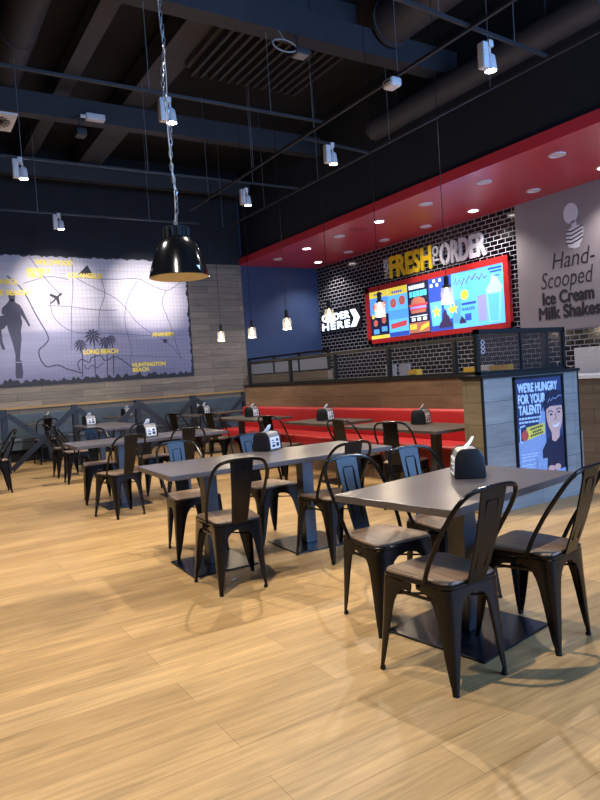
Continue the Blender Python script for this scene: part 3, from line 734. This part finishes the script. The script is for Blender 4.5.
# ------------------------------------------------------------------ right wall: signs (local x = towards us, y = up, z = into the room)
RW = (PI / 2, 0, -PI / 2)
def YW(y0): return lambda y: y0 - y
m = thing('menu_board', 'red framed row of six lit menu screens on the black tiles', 'menu board', (XR, 12.35, 1.97), RW)
W_, H_ = 4.25, 1.32
f = MB(); f.box((0, 0, 0), (W_, .1, .07)); f.box((0, H_ - .12, 0), (W_, H_, .07)); f.box((0, 0, 0), (.15, H_, .07)); f.box((W_ - .12, 0, 0), (W_, H_, .07)); f.box((.1, .08, 0), (W_ - .1, H_ - .1, .03))
obj('frame', f, 'red_frame', m)
sw = (W_ - .27 - .05) / 6; sh = H_ - .22
base = ['s_blue', 's_sky', 's_dark', 's_navy', 's_sky', 's_sky']
SC = []
for k in range(6):
    x0 = .155 + k * (sw + .008)
    SC.append((x0, obj('screen', MB().box((x0, .105, .03), (x0 + sw, .105 + sh, .06)), base[k], m)))
def on(k, name, mat, fn):
    x0 = SC[k][0]
    for f_ in (fn if isinstance(fn, list) else [fn]):
        mb = MB(); f_(mb, lambda u: x0 + u * sw, lambda v_: .105 + v_ * sh); obj(name, mb, mat, SC[k][1])
Z0, Z1, Z2 = .06, .063, .066
def rect(u0, v0, u1, v1, z0=Z0, z1=Z1): return lambda b, X, Y: b.box((X(u0), Y(v0), z0), (X(u1), Y(v1), z1))
def multi(*fs): return list(fs)
def dsk(u, v_, r, z0=Z1, z1=Z2, ry=None): return lambda b, X, Y: b.disc(X(u), Y(v_), r, ry or r, z0, z1)
def pol(pts, z0=Z1, z1=Z2): return lambda b, X, Y: b.poly([(X(u), Y(v_)) for u, v_ in pts], z0, z1)
def star(u, v_, r): return lambda b, X, Y: b.poly([(X(u) + (r if i % 2 == 0 else r * .42) * math.sin(i * PI / 5), Y(v_) + (r if i % 2 == 0 else r * .42) * math.cos(i * PI / 5)) for i in range(10)], Z2, Z2 + .003)
on(0, 'heading_band', 's_yellow', multi(rect(0, .86, 1, 1), rect(0, 0, 1, .07)))
on(0, 'dark_block', 's_dark', rect(0, .07, 1, .5))
on(0, 'burger_picture', 's_bun', multi(dsk(.3, .66, .085), dsk(.75, .7, .085), dsk(.28, .33, .075), dsk(.74, .37, .075)))
on(0, 'price_patch', 's_blue', multi(rect(.15, .1, .45, .2, Z1, Z2), rect(.6, .14, .9, .24, Z1, Z2)))
on(0, 'burger_filling', 's_red', multi(rect(.18, .65, .42, .68, Z2, Z2 + .003), rect(.63, .69, .87, .72, Z2, Z2 + .003), rect(.17, .32, .4, .35, Z2, Z2 + .003), rect(.63, .36, .85, .39, Z2, Z2 + .003)))
on(0, 'price_badge', 's_yellow', dsk(.16, .47, .05))
on(0, 'heading_text', 's_navy', lambda b, X, Y: [b.box((X(.25 + .1 * i), Y(.91), Z1), (X(.32 + .1 * i), Y(.945), Z2)) for i in range(5)])
on(1, 'heading_band', 's_yellow', rect(0, .84, 1, 1))
on(1, 'heading_text', 's_navy', lambda b, X, Y: [b.box((X(.22 + .11 * i), Y(.88), Z1), (X(.3 + .11 * i), Y(.92), Z2)) for i in range(5)])
on(1, 'picture_band', 's_blue', rect(0, .35, 1, .53))
on(1, 'burger_picture', 's_red', multi(dsk(.27, .68, .1), dsk(.73, .71, .1), pol([(.1, .16), (.9, .2), (.92, .3), (.1, .26)])))
on(1, 'burger_bun', 's_bun', multi(dsk(.27, .69, .06, Z2, Z2 + .003), dsk(.73, .72, .06, Z2, Z2 + .003)))
on(1, 'footer_band', 's_navy', rect(0, 0, 1, .09))
on(2, 'heading_text', 's_white', lambda b, X, Y: [b.box((X(.08 + .13 * i), Y(.87), Z0), (X(.18 + .13 * i), Y(.95), Z1)) for i in range(6)])
on(2, 'subheading_text', 's_teal', lambda b, X, Y: [b.box((X(.1 + .17 * i), Y(.72), Z0), (X(.24 + .17 * i), Y(.83), Z1)) for i in range(5)])
on(2, 'burger_bun', 's_bun', multi(pol([(.15, .58), (.85, .58), (.8, .66), (.6, .71), (.35, .71), (.2, .66)]), pol([(.15, .4), (.85, .4), (.85, .46), (.15, .46)])))
on(2, 'burger_filling', 's_red', multi(pol([(.08, .53), (.92, .53), (.95, .58), (.05, .58)]), pol([(.1, .46), (.9, .46), (.88, .49), (.12, .49)])))
on(2, 'burger_cheese', 's_violet', pol([(.1, .49), (.9, .49), (.86, .53), (.14, .53)]))
on(2, 'price_text', 's_white', multi(rect(.1, .33, .9, .35), rect(.15, .25, .33, .31), rect(.42, .25, .6, .31), rect(.69, .25, .87, .31)))
on(2, 'offer_panel', 's_bun', rect(.02, .02, .98, .22))
on(2, 'offer_patch', 's_yellow', multi(rect(.06, .09, .38, .19, Z1, Z2), pol([(.5, .04), (.96, .12), (.96, .2), (.6, .14)])))
on(3, 'heading_text', 's_white', lambda b, X, Y: [b.box((X(.08 + .13 * i), Y(.83 + .08 * (i % 2)), Z0), (X(.19 + .13 * i), Y(.89 + .08 * (i % 2)), Z1)) for i in range(4)])
on(3, 'shake_cup', 's_sky', multi(pol([(.1, .1), (.5, .1), (.56, .55), (.04, .55)], Z0, Z1), pol([(.68, .2), (1, .2), (1, .62), (.64, .62)], Z0, Z1)))
on(3, 'star', 's_yellow', multi(star(.32, .36, .14), star(.95, .36, .1)))
on(3, 'chocolate_pile', 's_choc', pol([(.4, .05), (.98, .05), (.96, .12), (.88, .16), (.86, .24), (.78, .28), (.74, .36), (.69, .4), (.65, .34), (.6, .3), (.58, .2), (.5, .16), (.43, .12)]))
on(4, 'star', 's_yellow', star(.08, .36, .12))
on(4, 'cup_picture', 's_blue', pol([(.02, .1), (.3, .1), (.36, .52), (0, .52)], Z0, Z1))
on(4, 'script_title', 's_plum', lambda b, X, Y: b.ribbon([(X(u), Y(v_)) for u, v_ in ((.1, .8), (.2, .9), (.2, .78), (.35, .86), (.42, .76), (.55, .88), (.6, .78), (.75, .9), (.85, .82), (1.0, .92))], .022, Z0, Z1))
on(4, 'round_badge', 's_yellow', dsk(.52, .58, .1))
on(4, 'shake_text', 's_navy', lambda b, X, Y: [b.add(*(lambda t_: (t_.v, t_.f))(text_mb('SHAKES', X(.38), Y(.3), sw * .52, .06, Z0, Z1, .02))), b.box((X(.38), Y(.4), Z0), (X(.95), Y(.44), Z1)), b.box((X(.5), Y(.12), Z0), (X(.75), Y(.24), Z1))])
on(4, 'chocolate_pile', 's_choc', pol([(.25, .08), (.55, .08), (.5, .14), (.36, .22)]))
on(5, 'purple_cup', 's_violet', pol([(.02, .08), (.33, .08), (.34, .52), (.0, .52)], Z0, Z1))
on(5, 'tall_shake', 's_pale', pol([(.42, .04), (.8, .04), (.9, .56), (.96, .6), (.85, .7), (.72, .82), (.6, .84), (.5, .7), (.34, .6), (.36, .56)], Z0, Z1))
on(5, 'tall_cup', 's_sky', pol([(.45, .05), (.78, .05), (.86, .52), (.4, .52)]))
on(5, 'heading_text', 's_navy', multi(rect(.45, .92, .95, .96), rect(.52, .87, .95, .9), rect(.66, .8, .85, .82)))
on(5, 'script_title', 's_plum', lambda b, X, Y: b.ribbon([(X(u), Y(v_)) for u, v_ in ((.0, .86), (.12, .8), (.22, .9), (.3, .8), (.4, .84))], .022, Z0, Z1))

s = thing('wall_lettering', 'raised MADE FRESH TO ORDER lettering on the black tiles over the menu', 'sign', (XR, 11.72, 3.40), RW)
m_ = text_mb('MADE', .22, .02, .42, .15, .002, .03, .004, rot=PI / 2, fat=.005); obj('word', m_, 'letter_white', s)
m_ = text_mb('FRESH', .27, .0, 1.34, .46, .002, .03, .006, fat=.017); obj('word', m_, 'yellow_paint', s)
m_ = text_mb('TO', 1.83, .06, .36, .17, .002, .03, .004, rot=PI / 2, fat=.005); obj('word', m_, 'letter_white', s)
m_ = text_mb('ORDER', 1.88, .0, 1.19, .43, .002, .03, .006, fat=.016); obj('word', m_, 'letter_white', s)

s = thing('order_here_sign', 'lit white ORDER HERE arrow sign at the left end of the black tiles', 'sign', (XR, 14.32, 2.42), RW)
obj('back_panel', MB().box((0, 0, .0), (1.7, .52, .03)), 'black', s)
m_ = text_mb('ORDER', .05, .275, 1.2, .17, .03, .045, .004, spacing=1.15, fat=.011); obj('word', m_, 'lit_white', s)
m_ = text_mb('HERE', .05, .05, 1.2, .17, .03, .045, .004, spacing=1.2, fat=.011); obj('word', m_, 'lit_white', s)
obj('arrow', MB().poly([(1.3, .03), (1.5, .03), (1.67, .24), (1.5, .46), (1.3, .46), (1.45, .24)], .03, .05), 'lit_white', s)

s = thing('ice_cream_sign', 'painted hand scooped ice cream milk shakes sign on the grey panel', 'sign', (XR - .02, 7.56, 2.0), RW)
e0 = .001; e1 = .005
lt = MB()
for txt, x, y, w_, h_, sh_ in (('Hand-', .36, .86, .8, .27, .22), ('Scooped', .12, .46, 1.0, .37, .22)):
    q = text_mb(txt, x, y, w_, h_, e0, e1, -.004, sh_); lt.add(q.v, q.f)
obj('script_lettering', lt, 'sign_ink', s)
lt = MB()
for txt, x, y, w_, h_ in (('Ice Cream', .14, .28, .97, .21), ('Milk Shakes', .05, .03, 1.16, .21)):
    q = text_mb(txt, x, y, w_, h_, e0, e1, .0, fat=.012); lt.add(q.v, q.f)
obj('block_lettering', lt, 'sign_ink', s)
sc = MB(); sc.disc(.76, 1.72, .135, .17, e0, .005, 28); sc.poly([(.76, 1.58), (.85, 1.6), (.9, 1.15), (.8, 1.13)], e0, .005); obj('scoop_picture', sc, 'letter_white', s)
hd = MB(); hd.poly([(.66, 1.44), (.74, 1.48), (.9, 1.5), (.98, 1.46), (.98, 1.36), (.95, 1.25), (.9, 1.18), (.8, 1.14), (.7, 1.17), (.66, 1.28)], .005, .007); ho = obj('hand_picture', hd, 'letter_white', s)
fg = MB()
for k in range(4): fg.ribbon([(.66, 1.24 + k * .065), (.76, 1.225 + k * .065), (.88, 1.26 + k * .065), (.97, 1.3 + k * .06)], .024, .007, .009)
obj('finger_lines', fg, 'sign_ink', ho)

# ------------------------------------------------------------------ back wall: map mural (local x right, y up, z into the room)
mu = thing('map_mural', 'large lavender map mural of the coast with surfer silhouettes on the timber wall', 'mural', (0, YB, 0), (PI / 2, 0, 0))
MX0, MX1, MZ0, MZ1 = -.4, 6.0, 1.5, 4.2
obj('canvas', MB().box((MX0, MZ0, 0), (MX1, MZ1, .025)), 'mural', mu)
D0 = .025
random.seed(11)
def torn(a, b, base, side, amp, horiz=True):
    pts = []; n = int(abs(b - a) / .05); 
    for i in range(n + 1):
        u = a + (b - a) * i / n
        d_ = base + side * (.3 + abs(math.sin(i * .7) * .4 + random.uniform(-.3, .5))) * amp
        pts.append((u, d_) if horiz else (d_, u))
    pts += [(b, base), (a, base)] if horiz else [(base, b), (base, a)]
    return pts
tr = MB(); tr.poly(torn(MX0, MX1, MZ0, 1, .16), D0, D0 + .003); tr.poly(torn(MX0, MX1, MZ1, -1, .05), D0, D0 + .003); tr.poly(torn(MZ0, MZ1, MX1, -1, .07, False), D0 + .0005, D0 + .0035)
obj('torn_border', tr, 'ink_dark', mu)
rd = MB()
roads = [[(3.41, 4.16), (3.38, 3.5), (3.3, 2.9), (3.26, 2.2)], [(2.55, 4.16), (2.85, 3.7), (3.1, 3.4), (3.15, 3.35)], [(3.98, 3.81), (4.05, 3.4), (3.9, 3.0), (3.86, 2.5)], [(3.44, 3.75), (3.7, 3.6), (4.33, 3.27), (4.7, 2.8), (5.0, 2.55), (5.4, 2.3), (5.75, 1.9)],
         [(3.44, 3.75), (4.2, 3.72), (4.8, 3.75), (5.1, 3.62), (5.5, 3.5), (5.9, 3.75)], [(5.46, 3.5), (5.35, 3.2), (5.5, 2.7), (5.7, 1.9)], [(2.9, 3.3), (2.95, 2.9), (3.3, 2.6), (3.9, 2.55), (4.6, 2.5), (5.2, 2.45)], [(2.85, 3.15), (3.3, 3.12), (3.9, 3.05), (4.3, 3.05)],
         [(4.8, 3.7), (4.55, 3.3), (4.45, 2.8), (4.55, 2.2), (4.5, 1.9)], [(4.2, 2.05), (4.9, 2.0), (5.7, 1.95)], [(2.4, 3.6), (2.9, 3.75), (3.3, 3.7)]]
for q in roads: rd.ribbon([(v_.x, v_.y) for v_ in smooth_path([(a, b, 0) for a, b in q], 5)], .014, D0, D0 + .002)
obj('road_lines', rd, 'ink_mid', mu)
cl = MB(); cl.ribbon([(v_.x, v_.y) for v_ in smooth_path([(a, b, 0) for a, b in [(2.1, 3.75), (2.37, 3.47), (2.6, 2.95), (2.8, 2.5), (2.72, 2.33), (2.6, 2.22), (2.62, 2.02), (2.74, 1.87), (2.95, 1.9), (3.15, 1.8), (3.45, 1.7)]], 5)], .024, D0, D0 + .003)
cl.ribbon([(v_.x, v_.y) for v_ in smooth_path([(a, b, 0) for a, b in [(3.4, 1.75), (3.36, 1.9), (3.45, 2.0), (3.6, 1.92), (3.66, 2.02), (3.85, 2.06), (3.95, 1.95), (4.2, 2.02), (4.5, 1.8), (4.7, 1.66)]], 4)], .022, D0, D0 + .003)
cl.ribbon([(v_.x, v_.y) for v_ in smooth_path([(a, b, 0) for a, b in [(3.5, 1.88), (3.55, 1.78), (3.66, 1.86), (3.75, 1.8), (3.9, 1.9)]], 4)], .018, D0, D0 + .003)
obj('coast_line', cl, 'ink', mu)
sf = MB(); z0, z1 = D0, D0 + .003
def sil(cx, cz, s_=1.):
    P = lambda q: [(cx + a * s_, cz + b * s_) for a, b in q]
    sf.disc(cx, cz + .67 * s_, .065 * s_, .09 * s_, z0, z1)
    sf.poly(P([(-.04, .62), (.05, .62), (.06, .55), (.14, .5), (.19, .4), (.26, .2), (.31, .08), (.28, .05), (.22, .18), (.14, .3), (.16, .14), (.12, -.04), (.12, -.2), (.08, -.45), (.06, -.62), (.1, -.66), (-.03, -.66), (-.02, -.5), (-.06, -.25), (-.12, .0), (-.14, .14), (-.17, .3), (-.22, .32), (-.2, .44), (-.1, .53)]), z0, z1)
    sf.poly(P([(-.16, .3), (-.4, .24), (-.62, .08), (-.66, -.04), (-.45, -.08), (-.2, .02), (-.1, .14)]), z0, z1 + .001)
    sf.poly(P([(-.25, .1), (-.24, -.25), (-.2, -.4), (-.26, -.4), (-.29, -.28), (-.28, .1)]), z0, z1)
    sf.poly(P([(-.03, -.68), (.09, -.68), (.1, -.9), (.08, -1.0), (-.04, -1.0), (-.05, -.9)]), z0, z1)
for a_ in ((2.16, 2.66, 1.), (1.45, 2.62, .95)):
    sf = MB(); sil(*a_); obj('surfer_silhouette', sf, 'ink', mu)
for cx, cz, r in ((3.72, 2.5, .2), (3.98, 2.36, .16), (3.45, 2.32, .16), (4.12, 2.42, .13)):
    pm = MB(); pm.ribbon([(cx, cz), (cx + .02, cz - .25), (cx - .01, 1.62)], .022, z0, z1)
    for k in range(11):
        a_ = k * 2 * PI / 11 + cx
        pm.poly([(cx, cz + .02), (cx + r * .6 * math.cos(a_ - .22), cz + r * .6 * math.sin(a_ - .22)), (cx + r * math.cos(a_), cz + r * math.sin(a_) - .05), (cx + r * .55 * math.cos(a_ + .22), cz + r * .55 * math.sin(a_ + .22))], z0 + .0002 * k, z1 + .0002 * k)
    obj('palm_silhouette', pm, 'ink', mu)
ic = MB(); cx, cz = 3.02, 3.3
ic.poly([(cx - .12, cz - .1), (cx - .1, cz - .12), (cx + .12, cz + .08), (cx + .13, cz + .12), (cx + .09, cz + .11)], z0, z1); ic.poly([(cx - .13, cz + .06), (cx - .1, cz + .1), (cx + .06, cz + .03), (cx + .07, cz - .13), (cx + .03, cz - .14), (cx, cz - .02)], z0, z1 + .001); obj('plane_symbol', ic, 'ink_dark', mu)
ic = MB(); cx, cz = 5.35, 2.34; ic.poly([(cx + (.08 if i % 2 == 0 else .033) * math.sin(i * PI / 5), cz + (.08 if i % 2 == 0 else .033) * math.cos(i * PI / 5)) for i in range(10)], z0, z1); obj('star_symbol', ic, 'ink_dark', mu)
ic = MB(); ic.poly([(3.52, 3.82), (3.62, 3.92), (3.72, 4.02), (3.8, 3.86), (3.84, 3.8)], z0, z1)
obj('mountain_symbol', ic, 'ink_dark', mu)
lt = MB()
for txt, x, y, w_, h_ in (('HOLLYWOOD', 2.67, 4.0, .74, .1), ('BEVERLY', 2.49, 3.83, .46, .085), ('HILLS', 2.49, 3.73, .3, .085), ('LOS ANGELES', 3.3, 3.74, .72, .1), ('SANTA MONICA', 1.35, 3.58, .94, .1), ('VENICE BEACH', 1.55, 3.36, .92, .1), ('LONG BEACH', 3.5, 2.1, .74, .1), ('ANAHEIM', 5.05, 2.45, .5, .085), ('HUNTINGTON', 4.55, 1.78, .76, .085), ('BEACH', 4.55, 1.67, .36, .085)):
    obj('place_name', text_mb(txt, x, y, w_, h_, D0 + .003, D0 + .008, .004, fat=.007), 'yellow_ink', mu)

# ------------------------------------------------------------------ back wall booths and braced rail
b = thing('booth_bench', 'long slate grey booth bench along the back wall under the mural', 'bench', (2.2, 14.1, 0))
obj('seat', MB().box((-5, -.33, .4), (5.1, .26, .46), .02), 'booth_seat', b); obj('backrest', MB().box((-5, .2, .46), (5.1, .3, .93), .015), 'booth', b); obj('plinth', MB().box((-5, -.22, 0), (5.1, .26, .4)), 'black', b)
obj('seat_front', MB().box((-5, -.3, .24), (5.1, -.24, .4)), 'booth', b)
br = thing('braced_rail', 'dark slate rail of posts and crossed boards in front of the booths', 'railing', (3.85, 12.05, 0))
xs = [-3.5, -2.32, -1.15, .0, 1.12, 2.25]
for x in xs: obj('post', MB().box((x - .05, -.05, 0), (x + .05, .05, 1.09)), 'brace', br)
for a, c_ in zip(xs[:-1], xs[1:]):
    obj('brace_board', MB().bar((a + .05, -.055, 1.0), (c_ - .05, -.055, .06), .03, .085, (0, 0, 1)), 'brace', br)
    obj('brace_board', MB().bar((a + .05, -.09, .06), (c_ - .05, -.09, 1.0), .03, .085, (0, 0, 1)), 'brace', br)

# ------------------------------------------------------------------ pendants
L = thing('dome_pendant', 'large gloss black dome lamp hanging on a chain over the middle tables', 'pendant lamp', (1.86, 4.6, 2.13))
prof = [(.215, 0), (.222, .004), (.218, .02), (.2, .09), (.175, .17), (.145, .235), (.11, .28), (.085, .295)]
inn = [(.08, .285), (.105, .27), (.14, .225), (.17, .165), (.195, .088), (.208, .02)]
sh_ = obj('shade', MB().loft([[(r * math.cos(2 * PI * k / 40), r * math.sin(2 * PI * k / 40), z) for k in range(40)] for r, z in prof], True, False), 'lamp_black', L, smooth=True, auto=60)
obj('shade_lining', MB().loft([[(r * math.cos(2 * PI * k / 40), r * math.sin(2 * PI * k / 40), z) for k in range(40)] for r, z in [(.215, .001)] + inn[::-1]], True, True), 'lamp_in', sh_, smooth=True, auto=60)
nk = MB(); nk.lathe([(.088, .29), (.088, .37), (.04, .375)], n=28)
for k in range(14):
    a = 2 * PI * k / 14; nk.box((.09 * math.cos(a) - .006, .09 * math.sin(a) - .006, .295), (.09 * math.cos(a) + .006, .09 * math.sin(a) + .006, .365))
obj('ribbed_neck', nk, 'black', L)
clp = MB()
for a in (-70, 60, 180): clp.box((.2 * math.cos(R(a)) - .012, .2 * math.sin(R(a)) - .012, .0), (.2 * math.cos(R(a)) + .012, .2 * math.sin(R(a)) + .012, .06))
obj('rim_clip', clp, 'chain', L)
ch = MB(); z = .375; k = 0
while z < ZC - 2.13:
    th = PI / 2 * (k % 2) + k * .13; dx, dy = math.cos(th), math.sin(th); wob = .012 * math.sin(k * .5) + .012 * math.sin(k * .21)
    n = 8; pts = [(wob + .012 * dx * math.cos(2 * PI * q / n), .012 * dy * math.cos(2 * PI * q / n), z + .028 + .03 * math.sin(2 * PI * q / n)) for q in range(n)]
    ch.tube(pts, .0042, 4, closed=True); z += .046; k += 1
co = obj('chain', ch, 'chain', L)
cr = MB().tube(smooth_path([(.012 * math.sin(i * 1.1), .01 * math.cos(i * .8), .375 + i * (ZC - 2.5) / 24) for i in range(25)], 3), .004, 5); obj('cord', cr, 'white_paint', L)
obj('hook', MB().tube([(0, 0, .37), (.015, 0, .39), (0, 0, .41), (-.015, 0, .395)], .006, 6), 'chain', L)

def make_jar():
    t = thing('jar_pendant', 'x', 'pendant lamp', group='small jar pendants along the red bench')
    obj('cord', MB().tube([(0, 0, .17), (0, 0, ZC - 2.1)], .004, 6), 'black', t)
    obj('lamp_holder', MB().lathe([(.012, .18), (.026, .17), (.026, .08), (.045, .075), (.045, .055)], n=16), 'black', t, smooth=True)
    obj('glass_jar', MB().loft([[(r * math.cos(2 * PI * k / 20), r * math.sin(2 * PI * k / 20), z) for k in range(20)] for r, z in ((.045, .06), (.062, .04), (.066, .0), (.066, -.1), (.06, -.112), (.0605, -.115), (.056, -.11), (.062, -.098), (.062, 0), (.058, .038), (.042, .058))], True, False), 'jar', t, smooth=True, auto=50)
    rg = MB(); rg.tube([(.068 * math.cos(2 * PI * k / 20), .068 * math.sin(2 * PI * k / 20), -.11) for k in range(20)], .004, 6, closed=True)
    obj('rim_ring', rg, 'chain', t)
    obj('bulb', MB().lathe([(.010, .055), (.013, .03), (.024, 0), (.03, -.03), (.026, -.052), (.013, -.066), (.003, -.07)], n=16), 'bulb', t, smooth=True, auto=80)
    return t
JP = make_jar()
for i, (y, z, lab) in enumerate(((10.62, 2.16, 'jar pendant in front of the timber wall, farthest left'), (9.44, 2.12, 'jar pendant at the left edge of the blue wall'), (8.32, 2.15, 'jar pendant before the middle of the blue wall'), (7.21, 2.15, 'jar pendant in front of the ORDER HERE sign'), (6.14, 2.1, 'jar pendant in front of the first menu screen'), (5.02, 2.11, 'jar pendant in front of the fourth menu screen, nearest of the row'))):
    t = JP if i == 0 else copy_thing(JP, (5.0, y, z), 0, lab)
    t.location = (5.0, y, z); t['label'] = lab
    l = bpy.data.lights.new('bulb light', 'POINT'); l.energy = 14; l.color = (1, .8, .55); l.shadow_soft_size = .05
    o = bpy.data.objects.new('bulb light', l); COL.objects.link(o); o.location = (5.0, y, z - .17)

t = tag(obj('paper_scrap', MB().poly([(0, 0), (.03, .012), (.022, .03), (.05, .034), (.046, .044), (.012, .036), (-.01, .02)], .001, .005), 'white'), 'scrap of white paper on the floor under the middle long table', 'paper')
t.location = (1.82, 3.95, 0.001); 

# ------------------------------------------------------------------ daylight through the open shop front behind the camera, sky, camera
def area(loc, rot, sx, sy, e, col):
    l = bpy.data.lights.new('shop front daylight', 'AREA'); l.shape = 'RECTANGLE'; l.size = sx; l.size_y = sy; l.energy = e; l.color = col
    o = bpy.data.objects.new('shop front daylight', l); COL.objects.link(o); o.location = loc; o.rotation_euler = rot
area((6.3, YF + .02, 3.0), (PI / 2, 0, 0), 6.6, 3.6, 860, (.26, .52, 1))
wd = bpy.data.worlds.new('World'); S.world = wd; wd.use_nodes = True
bg = wd.node_tree.nodes['Background']; bg.inputs[0].default_value = (.35, .5, .85, 1); bg.inputs[1].default_value = .35

cam = bpy.data.cameras.new('Camera'); cam.sensor_fit = 'VERTICAL'; cam.sensor_height = 24; cam.lens = 652.38 / 800 * 24; cam.clip_start = .05; cam.clip_end = 100
co = bpy.data.objects.new('Camera', cam); COL.objects.link(co); S.camera = co
RX = ((0.847639, -0.07566768, 0.52515), (-0.52648995, 0.00260639, 0.85017736), (-0.06569969, -0.99712969, -0.037629))
mat = Matrix([[RX[i][0], -RX[i][1], -RX[i][2], (0, 0, 1.345)[i]] for i in range(3)] + [[0, 0, 0, 1]])
co.matrix_world = mat
S.view_settings.view_transform = 'Standard'; S.view_settings.look = 'None'; S.view_settings.gamma = 1; S.view_settings.use_curve_mapping = False
S.view_settings.exposure = 0.1
S.cycles.use_denoising = True
S.cycles.max_bounces = 8
